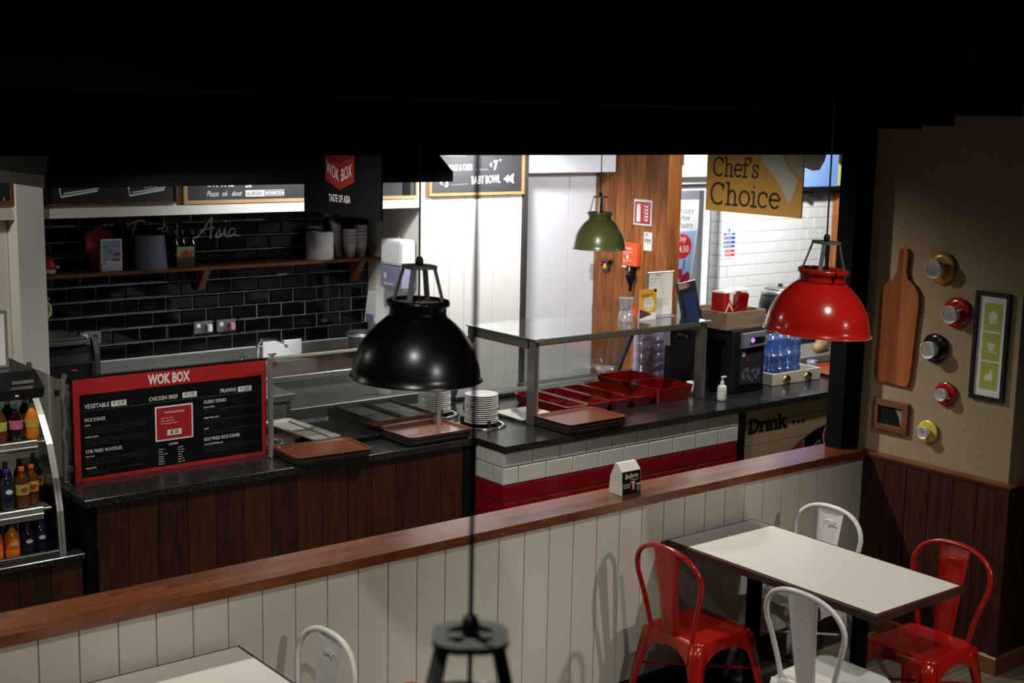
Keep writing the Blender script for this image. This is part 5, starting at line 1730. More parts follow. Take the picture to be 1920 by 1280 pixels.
gl_m = tumbler(0.100, 0.037).mesh('blue_tumbler')
spots = []
for i in range(6):
    for j in range(3):
        spots.append((7.19+i*0.08, 6.12+j*0.085))
cnt = 0
rowsn = ['front', 'middle', 'rear']
cols = ['first', 'second', 'third', 'fourth', 'fifth', 'sixth']
lv = ['bottom layer', 'second layer', 'third layer']
for (i, (x, y)) in enumerate(spots):
    ci, rj = i//3, i % 3
    if ci > 3:
        continue
    nl = 3 if rj > 0 or ci in (3,) else 2
    if rj == 0 and ci == 3:
        nl = 3
    for k in range(nl):
        o = link('blue_tumbler', gl_m)
        o.location = (x+0.003*math.sin(i+k), y+0.003*math.cos(i*2+k), 0.9105+k*0.102)
        tag(o, 'blue glass tumbler, %s column from the machine, %s row, %s in the white box' % (cols[ci], rowsn[rj], lv[k]), 'glass', 'blue tumblers in the white box')
t = thing('white_caddy', 'white plastic caddy behind the blue tumblers', 'caddy', (7.55, 6.42, 0.902))
obj('caddy_body', MB().use('white').box(7.42, 7.62, 6.36, 6.50, 0.902, 1.07, 0.006, 2), t)

# ---- back right of the counter: tray with glass, wrapped sandwiches
o = link('display_tray', tray_mesh(0.27, 0.20, 0.02, 0.03, mat('orange_red_tray', (0.38, 0.07, 0.025), 0.3), 'display_tray', None, 0.012))
o.location = (8.02, 6.20, 0.902)
tag(o, 'orange-red tray at the far right end of the granite counter', 'tray')
t = thing('pink_tumbler', 'clear pinkish tumbler beside the white drawer box', 'glass', (7.71, 6.20, 0.902))
obj('glass_body', MB().use('lilac').lathe([(0, 0), (0.028, 0), (0.031, 0.05), (0.038, 0.11), (0.036, 0.11), (0.028, 0.05), (0.02, 0.008), (0, 0.008)], 12), t, False)
t = thing('sandwich_display', 'grey ledge with wrapped rolls beyond the orange-red tray', 'display', (8.5, 6.75, 0.902))
obj('ledge', MB().use(mat('grey_ledge', (0.22, 0.19, 0.16), 0.4)).box(7.9, 8.85, 6.50, 6.93, 0.902, 0.955, 0.003), t)
bread = mat('bread_wrap', (0.45, 0.30, 0.14), 0.6, var=0.25, vscale=14)
for k, (x, y, lab) in enumerate(((8.33, 6.62, 'wrapped bread roll nearest the black post'), (8.52, 6.75, 'wrapped bread roll behind the nearest one'))):
    s_ = thing('bread_roll', lab+' on the grey ledge', 'food', (x, y, 0.956), 0.3, 'bread rolls on the ledge')
    obj('roll', MB().use(bread).lathe([(0, -0.11), (0.03, -0.10), (0.042, -0.04), (0.044, 0.04), (0.03, 0.10), (0, 0.11)], 16, (0, 0, 0.04), 'X', sx=1, sy=1), s_, False)
t = thing('steel_backboard', 'dull steel upright panels behind the far end of the tiled counter', 'panel', (8.6, 7.5, 0))
obj('panel', MB().use('steel').box(7.78, 8.43, 7.42, 7.45, 0, 1.12, 0.003), t)
obj('panel', MB().use('steel').box(8.435, 9.2, 7.42, 7.45, 0, 1.12, 0.003), t)
t = thing('soup_kettle', 'black round soup kettle with steel lid and rim against the white tiles', 'kettle', (9.68, 8.2, 0.86))
obj('kettle_body', MB().use('blackplastic').lathe([(0, 0), (0.15, 0), (0.18, 0.05), (0.19, 0.18), (0.17, 0.28), (0, 0.28)], 28), t, False)
obj('steel_rim', MB().use('alu').lathe([(0.165, 0.281), (0.175, 0.283), (0.175, 0.315), (0.15, 0.325), (0.15, 0.281)], 28, closed=True), t, False)
obj('lid', MB().use('steel').lathe([(0, 0.326), (0.145, 0.326), (0.14, 0.338), (0.03, 0.35), (0, 0.35)], 28), t, False)
obj('lid_knob', MB().use('blackplastic').cyl(0.022, 0.351, 0.372, seg=14), t, False)
t = thing('rear_bench', 'dark bench under the white tiles carrying the soup kettle', 'bench', (9.9, 8.3, 0))
obj('bench_top', MB().use('darksteel').box(9.28, 10.85, 8.0, 8.58, 0.82, 0.858, 0.003), t)
obj('bench_body', MB().use('blackplastic').box(9.3, 10.83, 8.03, 8.56, 0, 0.819), t)

# ================================================================== WALL ITEMS IN THE KITCHEN
XO = 7.62
t = thing('fire_extinguisher_sign', 'red and white fire extinguisher sign on the oak planks', 'sign', (XO, 7.918, 1.866))
obj('sign_plate', MB().use('whiteprint').box(XO-0.004, XO-0.0005, 7.815, 8.027, 1.866, 2.072), t)
L = MB().use('red')
pl = facing_left(XO-0.004, 8.027, 1.866)
rect(L, pl, 0.012, 0.012, 0.193, 0.188)
L.use('whiteprint')
poly(L, pl, [(0.035, 0.025), (0.08, 0.025), (0.08, 0.145), (0.068, 0.158), (0.047, 0.158), (0.035, 0.145)], 0.0006)
rect(L, pl, 0.05, 0.157, 0.066, 0.17, 0.0007)
stroke(L, pl, [(0.03, 0.15), (0.05, 0.168), (0.085, 0.165)], 0.007, 0.0009)
for k in range(5):
    b = 0.035+k*0.027
    poly(L, pl, [(0.115, b+0.022), (0.135, b+0.003), (0.165, b), (0.172, b+0.03), (0.155, b+0.012), (0.135, b+0.014)], 0.0006+0.0001*k)
obj('pictogram', L, t)
t = thing('fire_blanket', 'orange fire blanket case on the oak planks below the extinguisher sign', 'case', (XO, 8.011, 1.506))
obj('case', MB().use(mat('orange_case', (0.70, 0.09, 0.02), 0.4)).box(XO-0.05, XO-0.0005, 7.929, 8.104, 1.526, 1.717, 0.006), t)
L = MB().use('whiteprint')
pl = facing_left(XO-0.05, 8.104, 1.526)
text(L, pl, 'FIRE BLANKET', 0.012, 0.135, 0.024, 0.72, 'L', 0.03)
text(L, pl, 'FIRE', 0.012, 0.162, 0.012, 0.8)
dashes(L, pl, 0.02, 0.112, 0.11, 2, 0.014, 0.004, 3)
dashes(L, pl, 0.02, 0.045, 0.11, 2, 0.014, 0.004, 8)
disc(L, pl, 0.07, 0.075, 0.013, 0.02)
obj('lettering', L, t)
obj('pull_tabs', MB().use('black').box(XO-0.04, XO-0.0005, 7.975, 8.032, 1.464, 1.526, 0.002).use('whitematt').box(XO-0.046, XO-0.041, 8.011, 8.018, 1.485, 1.525).box(XO-0.046, XO-0.041, 8.052, 8.104, 1.511, 1.525), t)
t = thing('black_funnel', 'black funnel-shaped holder on the oak wall below the fire blanket', 'holder', (XO-0.045, 7.996, 1.320))
obj('funnel', MB().use('black').lathe([(0, 0), (0.012, 0), (0.014, 0.05), (0.038, 0.115), (0.040, 0.138), (0, 0.138)], 18), t, False)
t = thing('small_notice', 'small white printed notice stuck beside the oak post', 'notice', (XO, 7.857, 1.670))
obj('sheet', MB().use('paper').box(XO-0.002, XO-0.0005, 7.805, 7.900, 1.665, 1.814), t)
L = MB().use('greyprint')
pl = facing_left(XO-0.002, 7.900, 1.665)
disc(L, pl, 0.03, 0.13, 0.008)
dashes(L, pl, 0.01, 0.112, 0.07, 1, 0.01, 0.003, 2)
L.use('blackprint')
for a in (0.02, 0.045, 0.07):
    disc(L, pl, a, 0.085, 0.009, n=8)
    disc(L, pl, a, 0.066, 0.006, n=8, h=0.0002)
obj('print', L, t)
t = thing('red_round_sticker', 'round red and white sticker on the oak planks under the green lamp', 'sticker', (XO, 8.341, 1.650))
L = MB().use('redprint').cyl(0.045, 0.0005, 0.004, (0, 0, 0), 20, 'X')
for v in L.bm.verts:
    v.co.x = XO-v.co.x
    v.co.y += 8.330
    v.co.z += 1.655
L.use('whiteprint')
stroke(L, facing_left(XO-0.004, 8.371, 1.629), [(0.01, 0.05), (0.03, 0.02), (0.06, 0.03)], 0.012)
obj('disc', L, t)
t = thing('call_bell', 'small grey bracket with red and yellow knobs on the oak planks below the green lamp', 'switch', (XO, 8.320, 1.464))
obj('bracket', MB().use('darksteel').hexa([(XO-0.06, 8.258, 1.542), (XO-0.0005, 8.258, 1.542), (XO-0.0005, 8.402, 1.542), (XO-0.06, 8.402, 1.542), (XO-0.05, 8.268, 1.552), (XO-0.0005, 8.268, 1.552), (XO-0.0005, 8.392, 1.552), (XO-0.05, 8.392, 1.552)]).box(XO-0.03, XO-0.0005, 8.289, 8.371, 1.454, 1.541, 0.003), t)
obj('red_knob', MB().use('red').lathe([(0, -0.02), (0.018, -0.01), (0.02, 0), (0.018, 0.01), (0, 0.02)], 12, (XO-0.05, 8.356, 1.511)), t)
obj('yellow_knob', MB().use(mat('yellow_plastic', (0.7, 0.42, 0.05), 0.4)).lathe([(0, 0), (0.02, 0), (0.008, 0.04), (0, 0.045)], 12, (XO-0.05, 8.305, 1.480)), t)

# poster stand beyond the doorway
t = thing('banner_stand', 'leaning white and blue coffee and pastry banner priced 4.50 beyond the doorway', 'banner', (9.75, 9.5, 0))
pb = mat('banner_blue', (0.30, 0.44, 0.62), 0.6)
obj('banner_board', MB().use('paper').hexa([(9.36, 9.50, 0.3), (9.72, 9.50, 0.3), (9.72, 9.512, 0.3), (9.36, 9.512, 0.3), (9.36, 9.50, 1.93), (9.945, 9.50, 1.93), (9.945, 9.512, 1.93), (9.36, 9.512, 1.93)]), t)
obj('foot', MB().use('darksteel').box(9.4, 9.7, 9.35, 9.65, 0.0, 0.03, 0.004).cyl(0.01, 0.03, 0.3, (9.55, 9.506, 0), 10), t)
L = MB().use(pb)
pl = facing_front(9.36, 9.50, 0.0)
poly(L, pl, [(0, 0.9), (0.415, 0.9), (0.53, 1.62), (0, 1.62)])
L.use('redprint')
red2 = mat('banner_red', (0.55, 0.02, 0.03), 0.5)
L.use(red2)
disc(L, pl, 0.33, 1.47, 0.135, 0.125, 0.0006)
L.use('whiteprint')
text(L, pl, 'Only', 0.33, 1.52, 0.075, 0.8, 'C', 0.01, 0.3, h=0.0012)
text(L, pl, '\u20ac4.50', 0.33, 1.41, 0.095, 0.85, 'C', 0.01, h=0.0012)
L.use(mat('banner_grey_text', (0.14, 0.15, 0.19), 0.6))
text(L, pl, 'Happy', 0.27, 1.80, 0.085, 1.0, 'L', h=0.0006)
text(L, pl, 'Coffee', 0.20, 1.728, 0.085, 1.0, 'L', h=0.0006)
text(L, pl, '& Pastry', 0.19, 1.655, 0.085, 1.0, 'L', h=0.0006)
L.use(mat('berry', (0.35, 0.02, 0.04), 0.4))
for k in range(9):
    disc(L, pl, 0.14+0.035*k, 1.20-0.012*k+0.03*(k % 3), 0.04, 0.05, 0.0006+0.0001*k, 10)
L.use(mat('plate_grey', (0.33, 0.33, 0.42), 0.5))
disc(L, pl, 0.24, 1.02, 0.2, 0.10, 0.0005, 20)
L.use(mat('dusk_blue', (0.05, 0.08, 0.14), 0.5))
stroke(L, pl, [(0.37, 1.33), (0.36, 1.24)], 0.02, 0.0006)
obj('banner_print', L, t)
t = thing('blue_trolley', 'blue-grey tubular trolley standing before the banner in the doorway', 'trolley', (8.9, 8.95, 0))
bt_ = mat('steel_blue_tube', (0.08, 0.14, 0.22), 0.4)
for (x, y) in ((8.68, 8.92), (8.95, 8.92), (8.68, 9.15), (8.95, 9.15)):
    obj('upright', MB().use(bt_).box(x-0.014, x+0.014, y-0.014, y+0.014, 0.05, 1.80, 0.003), t)
    obj('wheel', MB().use('blackplastic').cyl(0.024, -0.012, 0.012, (x, y, 0.025), 12, 'Y'), t)
for z in (0.3, 0.75, 1.30, 1.77):
    obj('rail', MB().use(bt_).box(8.694, 8.936, 8.91, 8.93, z, z+0.028, 0.002).box(8.694, 8.936, 9.14, 9.16, z, z+0.028, 0.002).box(8.93, 8.96, 8.934, 9.136, z, z+0.02, 0.002), t)
t = thing('exit_sign', 'small pale box with green exit marking above the trolley', 'sign', (9.42, 9.9, 1.95))
obj('housing', MB().use('cream').box(9.35, 9.50, 9.80, 9.84, 0.0, 2.08, 0.003), t)
obj('green_panel', MB().use(mat('green_panel', (0.02, 0.35, 0.10), 0.5, emis=(0.02, 0.5, 0.12), es=0.25)).box(9.36, 9.44, 9.793, 9.7995, 1.96, 2.06), t)

t = thing('fire_action_notice', 'white fire action notice with blue and red bars on the white tiles', 'notice', (9.38, YT-0.01, 1.45))
obj('sheet', MB().use('whiteprint').box(9.292, 9.47, YT-0.012, YT-0.0075, 1.45, 1.735), t)
pl = facing_front(9.292, YT-0.012, 1.45)
L = MB().use(mat('notice_blue', (0.02, 0.05, 0.25), 0.6))
disc(L, pl, 0.085, 0.262, 0.014, 0.019)
for b, h_ in ((0.215, 0.022), (0.175, 0.03), (0.135, 0.03), (0.10, 0.026)):
    rect(L, pl, 0.035 if b < 0.21 else 0.008, b, 0.17, b+h_)
L.use(red2)
for b in (0.055, 0.018):
    rect(L, pl, 0.035, b, 0.17, b+0.027)
L.use(mat('notice_green', (0.02, 0.2, 0.08), 0.6))
for b in (0.135, 0.098):
    rect(L, pl, 0.01, b, 0.03, b+0.026)
L.use(red2)
rect(L, pl, 0.01, 0.175, 0.03, 0.20)
L.use('whiteprint')
text(L, pl, 'Fire action', 0.085, 0.219, 0.022, 0.9, 'C', 0.02, h=0.0005)
for b in (0.188, 0.148, 0.112, 0.068, 0.031):
    rect(L, pl, 0.045, b, 0.12, b+0.004, 0.0005)
obj('print', L, t)
t = thing('high_shelf', 'black high shelf on the tiles between the mustard sign and the oak post', 'shelf', (10.6, 8.5, 2.07))
obj('board', MB().use('black').box(10.2, 11.0, 8.35, 8.49, 2.07, 2.11, 0.002), t)
obj('brace', MB().use('black').box(10.3, 10.34, 8.3505, 8.592, 2.045, 2.0695).box(10.8, 10.84, 8.3505, 8.592, 2.045, 2.0695), t)
t = thing('blue_picture', 'blue board standing on the black high shelf', 'board', (10.5, 8.42, 2.111))
obj('sheet', MB().use(mat('picture_blue', (0.16, 0.27, 0.52), 0.6, var=0.1, vscale=3)).box(10.1, 10.68, 8.40, 8.412, 2.111, 2.7), t)
obj('yellow_shape', MB().use(mat('picture_lime', (0.45, 0.5, 0.15), 0.6)).prism([(10.682, 2.115), (10.74, 2.115), (10.74, 2.25), (10.73, 2.30), (10.682, 2.33)], 0.01, lambda a, b, h: (a, 8.40+h, b)), t)
t = thing('dark_box', 'dark brown box on the black high shelf beside the blue board', 'box', (10.85, 8.4, 2.111))
obj('box_body', MB().use(mat('very_dark_red', (0.02, 0.006, 0.005), 0.6)).box(10.77, 10.99, 8.36, 8.47, 2.111, 2.42, 0.003), t)
obj('box_lid', MB().use('tray').box(10.765, 10.995, 8.355, 8.475, 2.4205, 2.43, 0.001), t)

# ================================================================== CARD ON THE LEDGE
t = thing('table_tent_card', 'small tent card reading Believe on the walnut ledge', 'card', (4.19, 4.43, 0.99))
cz = 0.991
side_l = [(4.385, cz), (4.50, cz), (4.49, cz+0.10), (4.455, cz+0.165), (4.43, cz+0.165), (4.395, cz+0.10)]
tm = MB().use('paper').prism([(4.388, cz), (4.480, cz), (4.474, cz+0.08), (4.443, cz+0.147), (4.430, cz+0.147), (4.396, cz+0.112)], 0.118, lambda a, b, h: (4.152+h, a, b))
tc = obj('card_body', tm, t)
pl = Plane((4.149, 4.3876, cz), (1, 0, 0), (0, 0.008, 0.115))
pl.lift = 0.001
L = MB().use('blackprint')
rect(L, pl, 0.004, 0.001, 0.119, 0.111)
L.use(mat('cream_print', (0.6, 0.5, 0.36), 0.6))
text(L, pl, 'Believe', 0.062, 0.078, 0.034, 0.85, 'C', 0.015, 0.25, 0.05, h=0.0006)
stroke(L, pl, [(0.055, 0.072), (0.08, 0.068), (0.105, 0.071)], 0.003, 0.0006)
for b in (0.05, 0.042, 0.034):
    rect(L, pl, 0.008, b, 0.045+b*0.2, b+0.003, 0.0006)
L.use(mat('peach_print', (0.5, 0.25, 0.17), 0.6))
poly(L, pl, [(0.062, 0.058), (0.082, 0.058), (0.079, 0.022), (0.066, 0.022)], 0.0006)
L.use('whiteprint')
rect(L, pl, 0.056, 0.058, 0.084, 0.062, 0.0008)
rect(L, pl, 0.09, 0.045, 0.116, 0.05, 0.0008)
L.use(mat('olive_print', (0.15, 0.16, 0.1), 0.6))
poly(L, pl, [(0.093, 0.045), (0.113, 0.045), (0.11, 0.012), (0.096, 0.012)], 0.0006)
obj('card_print', L, t)
for o in (tc, SC.objects['card_print']):
    pass

# ================================================================== RIGHT WALL DECOR (wall faces -X)
XR = 5.90
t = thing('cutting_board', 'large red-brown wooden paddle board hung on the beige wall', 'board', (XR, 4.18, 1.37))
LEFT = [(4.29, 1.372), (4.178, 1.368), (4.176, 1.70), (4.178, 2.076), (4.195, 2.076), (4.203, 2.06), (4.21, 1.96), (4.225, 1.925), (4.275, 1.885), (4.298, 1.85), (4.302, 1.80), (4.31, 1.40)]
RIGHT = [(4.1775, 1.368), (4.105, 1.365), (4.09, 1.40), (4.066, 1.80), (4.07, 1.855), (4.10, 1.895), (4.14, 1.925), (4.152, 1.96), (4.148, 2.06), (4.155, 2.076), (4.1775, 2.076), (4.1755, 1.70)]
for side_, mm in ((LEFT, 'paddle'), (RIGHT, wood('lighter_board_plank', (0.26, 0.07, 0.022), (0.42, 0.13, 0.045), 'Z', 0.5, 0.5, rnd=0.2))):
    obj('plank', MB().use(mm).prism(side_, 0.022, lambda a, b, h: (XR-0.001-h, a, b)), t)


def cup_saucer(y, z, saucer_m, rs, rc, cup_dir, lab, hang):
    t = thing('cup_and_saucer', lab, 'cup', (XR, y, z), 0, 'cups and saucers on the beige wall')
    obj('saucer', MB().use(saucer_m).lathe([(0, -0.001), (rs*0.5, -0.001), (rs, -0.014), (rs*1.0, -0.017), (rs*0.5, -0.008), (0, -0.006)], 28, (0, 0, 0), 'X'), t, False)
    # cup sticks out from the wall, mouth towards -X, tilted by cup_dir
    c = MB().use('white')
    rc *= 1.08
    L_ = 0.056*rc/0.04
    c.lathe([(0, 0), (rc*0.5, 0), (rc*0.55, L_*0.08), (rc*0.82, L_*0.3), (rc*0.95, L_*0.65), (rc, L_), (rc*0.94, L_), (rc*0.89, L_*0.65), (rc*0.75, L_*0.32), (0, L_*0.12)], 24)
    co = obj('cup', c, t, False)
    co.rotation_euler = Vector(cup_dir).to_track_quat('Z', 'Y').to_euler()
    co.location = (-0.012, 0, 0)
    hnd = MB().use('white').tube([(rc*0.8*math.cos(hang), rc*0.8*math.sin(hang), L_*0.3)]+[((rc*0.9+rc*0.55*math.sin(PI*k/6))*math.cos(hang), (rc*0.9+rc*0.55*math.sin(PI*k/6))*math.sin(hang), L_*(0.3+0.5*k/6)) for k in range(1, 6)]+[(rc*0.95*math.cos(hang), rc*0.95*math.sin(hang), L_*0.82)], rc*0.09, 8)
    ho = obj('handle', hnd, co, False)
    ho.rotation_euler = (0, 0, 0)
    return t


must = mat('mustard_glaze', (0.42, 0.24, 0.03), 0.25)
rglz = mat('red_glaze', (0.35, 0.01, 0.015), 0.2)
nglz = mat('black_glaze', (0.01, 0.01, 0.018), 0.15)
yglz = mat('yellow_glaze', (0.62, 0.52, 0.07), 0.25)
cup_saucer(3.955, 2.0, must, 0.082, 0.044, (-1, 0.05, -0.05), 'white cup on a mustard saucer, topmost on the beige wall', 2.6)
cup_saucer(3.845, 1.785, rglz, 0.078, 0.042, (-1, 0.1, -0.1), 'white cup on a dark red saucer, second from the top on the beige wall', 0.5)
cup_saucer(3.955, 1.59, nglz, 0.076, 0.042, (-1, 0.1, -0.1), 'white cup on a black saucer beside the black picture frame', 2.9)
cup_saucer(3.875, 1.368, rglz, 0.062, 0.030, (-1, 0.1, -0.05), 'small white cup on a bright red saucer, second from the bottom', -0.3)
cup_saucer(3.965, 1.155, yglz, 0.060, 0.030, (-1, 0.1, -0.1), 'small white cup on a yellow saucer, lowest on the beige wall', 2.6)


def wall_frame(name, y0, y1, z0, z1, fw_, fm, lab, d=0.02, cat='picture'):
    t = thing(name, lab, cat, (XR, (y0+y1)/2, z0))
    obj('frame_rail', MB().use(fm).box(XR-d, XR-0.001, y0, y1, z0, z0+fw_, 0.002), t)
    obj('frame_rail', MB().use(fm).box(XR-d, XR-0.001, y0, y1, z1-fw_, z1, 0.002), t)
    obj('frame_stile', MB().use(fm).box(XR-d, XR-0.001, y0, y0+fw_, z0+fw_, z1-fw_, 0.001), t)
    obj('frame_stile', MB().use(fm).box(XR-d, XR-0.001, y1-fw_, y1, z0+fw_, z1-fw_, 0.001), t)
    return t


t = wall_frame('picture_frame', 3.555, 3.745, 1.375, 1.91, 0.020, 'blackplastic', 'tall black frame with three yellow-green cup pictures on white')
obj('mount', MB().use('paper').box(XR-0.008, XR-0.004, 3.575, 3.725, 1.395, 1.89), t)
pl = facing_left(XR-0.008, 3.725, 1.395)
L = MB().use(mat('lime_print', (0.42, 0.42, 0.07), 0.6))
for b in (0.035, 0.18, 0.325):
    rect(L, pl, 0.030, b, 0.125, b+0.135)
obj('colour_blocks', L, t)
L = MB().use('whiteprint')
disc(L, pl, 0.08, 0.395, 0.025, 0.03, 0.0005, 12)
rect(L, pl, 0.06, 0.362, 0.112, 0.37, 0.0007)
poly(L, pl, [(0.055, 0.265), (0.105, 0.265), (0.095, 0.232), (0.083, 0.222), (0.068, 0.232)], 0.0005)
rect(L, pl, 0.045, 0.218, 0.115, 0.222, 0.0007)
poly(L, pl, [(0.055, 0.08), (0.10, 0.08), (0.098, 0.11), (0.088, 0.14), (0.078, 0.11), (0.058, 0.105)], 0.0005)
obj('cup_drawings', L, t)
t = wall_frame('small_picture_frame', 4.085, 4.305, 1.11, 1.275, 0.034, wood('red_frame_wood', (0.12, 0.04, 0.018), (0.22, 0.085, 0.04), 'Y'), 'small reddish wooden frame with a dark picture below the paddle board', 0.025)
obj('picture', MB().use(mat('dark_photo', (0.012, 0.014, 0.016), 0.15)).box(XR-0.010, XR-0.004, 4.119, 4.271, 1.144, 1.241), t)
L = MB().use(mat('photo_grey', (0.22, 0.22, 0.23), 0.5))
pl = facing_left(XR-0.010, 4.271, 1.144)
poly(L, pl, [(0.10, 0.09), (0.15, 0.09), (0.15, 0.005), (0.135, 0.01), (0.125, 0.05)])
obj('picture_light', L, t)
# alarm box high on the soffit
t = thing('alarm_box', 'small grey junction box with red button and loose wires high on the black soffit', 'alarm', (5.6, 3.57, 3.1))
bx = onx_box = (5.42, 5.56)
obj('housing', MB().use(mat('dull_grey_box', (0.05, 0.048, 0.042), 0.6)).box(5.40, 5.50, 3.545, 3.578, 2.985, 3.055, 0.004), t)
obj('red_button', MB().use(mat('dull_red_button', (0.10, 0.008, 0.008), 0.5)).cyl(0.017, 3.535, 3.5445, (5.475, 0, 3.02), 14, 'Y'), t)
obj('key_switch', MB().use('blackprint').cyl(0.014, 3.538, 3.5445, (5.44, 0, 3.02), 14, 'Y').use('lampmetal').cyl(0.006, 3.536, 3.5378, (5.44, 0, 3.02), 10, 'Y'), t)
for k in range(4):
    obj('wire', MB().use(mat('dull_wire', (0.05, 0.05, 0.048), 0.6)).tube([(5.40, 3.56, 3.00+0.012*k), (5.35, 3.555, 3.02+0.012*k), (5.28, 3.56, 3.01+0.008*k), (5.20, 3.57, 3.0)], 0.0022, 6), t)

# ================================================================== PENDANT LAMPS


def pendant(x, y, z, s, m, lab, inner='cream', zt=3.5, rot=0.4):
    t = thing('pendant_lamp', lab, 'lamp', (x, y, z), rot, 'dome pendant lamps')
    R0 = 0.21*s
    out = [(R0*1.035, 0.0), (R0*1.04, 0.004*s), (R0*1.0, 0.008*s)]
    for k in range(1, 12):
        a = math.radians(7.2*k)
        out.append((R0*math.cos(a)**0.85 if k < 11 else 0, 0.008*s+0.212*s*math.sin(a)))
    out = [(R0*1.015, 0.0), (R0*1.02, 0.004*s), (R0*0.985, 0.010*s), (R0*0.975, 0.03*s), (R0*0.945, 0.06*s), (R0*0.895, 0.09*s), (R0*0.82, 0.12*s), (R0*0.72, 0.148*s), (R0*0.60, 0.174*s), (R0*0.50, 0.192*s), (R0*0.445, 0.20*s)]
    inn = [(r-0.004*s, h-0.003*s) for r, h in out][1:]
    sh_ = MB().use(m).lathe(out, 48)
    shade = obj('shade', sh_, t, False)
    obj('shade_inside', MB().use(inner).lathe([(R0*1.03, 0.001)]+inn+[(0, 0.193*s)], 48), t, False)
    obj('collar', MB().use(m).lathe([(R0*0.445, 0.2005*s), (R0*0.43, 0.212*s), (R0*0.43, 0.232*s), (R0*0.475, 0.236*s), (R0*0.48, 0.245*s), (R0*0.47, 0.252*s), (R0*0.43, 0.254*s), (R0*0.42, 0.247*s), (R0*0.42, 0.2005*s)], 40, closed=True), t, False)
    obj('top_disc', MB().use('cream' if m is M['blackgloss'] else 'lampmetal').lathe([(0, 0.236*s), (R0*0.415, 0.236*s), (R0*0.415, 0.243*s), (0, 0.243*s)], 30), t, False)
    cg = MB().use('lampmetal')
    for k in range(4):
        a = PI/4+k*PI/2
        c_, s_ = math.cos(a), math.sin(a)
        b0 = Vector((c_*R0*0.40, s_*R0*0.40, 0.2435*s))
        b1 = Vector((c_*R0*0.25, s_*R0*0.25, 0.352*s))
        n_ = Vector((-s_, c_, 0))*0.0085*s
        e_ = Vector((c_, s_, 0))*0.003*s
        cg.hexa([b0-n_-e_, b0+n_-e_, b0+n_+e_, b0-n_+e_, b1-n_-e_, b1+n_-e_, b1+n_+e_, b1-n_+e_])
        obj('cage_arm', cg, t, False)
        cg = MB().use('lampmetal')
    # square-ish top plate with four holes
    tp = MB().use('lampmetal')
    hw_ = R0*0.235
    N = 32
    lo = [(hw_*1.05*math.cos(2*PI*k/N)*(1+0.12*abs(math.sin(4*PI*k/N))), hw_*1.05*math.sin(2*PI*k/N)*(1+0.12*abs(math.sin(4*PI*k/N)))) for k in range(N)]
    ring_in = [(hw_*0.72*math.cos(2*PI*k/N), hw_*0.72*math.sin(2*PI*k/N)) for k in range(N)]
    tp.loft([[(a, b, 0.3525*s) for a, b in lo], [(a, b, 0.362*s) for a, b in lo], [(a, b, 0.362*s) for a, b in ring_in], [(a, b, 0.3525*s) for a, b in ring_in], [(a, b, 0.3525*s) for a, b in lo]], cap=False, smooth=False)
    for k in range(4):
        a = k*PI/2
        d_ = Vector((math.cos(a), math.sin(a), 0))
        n_ = Vector((-d_.y, d_.x, 0))*0.009*s
        p0, p1 = d_*0.008*s, d_*hw_*0.74
        tp.hexa([p0-n_+Vector((0, 0, 0.353*s)), p1-n_+Vector((0, 0, 0.353*s)), p1+n_+Vector((0, 0, 0.353*s)), p0+n_+Vector((0, 0, 0.353*s)), p0-n_+Vector((0, 0, 0.3615*s)), p1-n_+Vector((0, 0, 0.3615*s)), p1+n_+Vector((0, 0, 0.3615*s)), p0+n_+Vector((0, 0, 0.3615*s))])
    obj('cage_top', tp, t, False)
    obj('cable_gland', MB().use('cable').lathe([(0, 0.350*s), (0.0125*s, 0.352*s), (0.0125*s, 0.378*s), (0.009*s, 0.389*s), (0, 0.39*s)], 16), t, False)
    obj('cable', MB().use('cable').cyl(0.0034*max(s, 0.9), 0.245*s, zt-z, seg=10), t, False)
    for k in range(2):
        a = PI/2+k*PI
        obj('clip', MB().use('chrome').box(R0*0.475, R0*0.50, -0.006*s, 0.006*s, 0.226*s, 0.25*s, 0.002), t, False).rotation_euler = (0, 0, a)
    return t


def pendant_at(x, y, z, s, m, lab, inner='cream', tilt=(0, 0), rot=0.4, zt=2.94):
    t = pendant(x, y, z, s, m, lab, inner, zt, rot)
    for ch in list(t.children):
        if ch.name.split('.')[0] not in ('cable',):
            ch.rotation_euler = (tilt[0], tilt[1], ch.rotation_euler[2])
        else:
            top = Vector((0, 0, 0.37*s))
            q = Matrix.Rotation(tilt[1], 3, 'Y') @ Matrix.Rotation(tilt[0], 3, 'X') @ top
            ch.location = (q.x, q.y, 0)
    return t


pendant_at(2.391, 3.500, 1.876, 1.0, M['blackgloss'], 'large glossy black dome pendant lamp hanging before the oak counter', rot=-0.162, zt=4.29, tilt=(0.01, 0.02))
pendant_at(4.255, 3.408, 1.885, 1.0, M['redlamp'], 'large glossy red dome pendant lamp hanging before the black post', rot=-0.26, zt=4.29, tilt=(0.03, 0.045))
pendant_at(5.765, 6.385, 1.890, 0.81, M['green'], 'small olive green dome pendant lamp over the glass food guard', rot=-0.1, zt=2.78).scale = (1, 1, 1.14)
pendant_at(1.105, 1.474, 1.592, 1.04, M['blackgloss'], 'blurred pendant lamp top with grey cage, nearest to the camera at the bottom edge', rot=-0.63, zt=4.29)

# ================================================================== TABLES


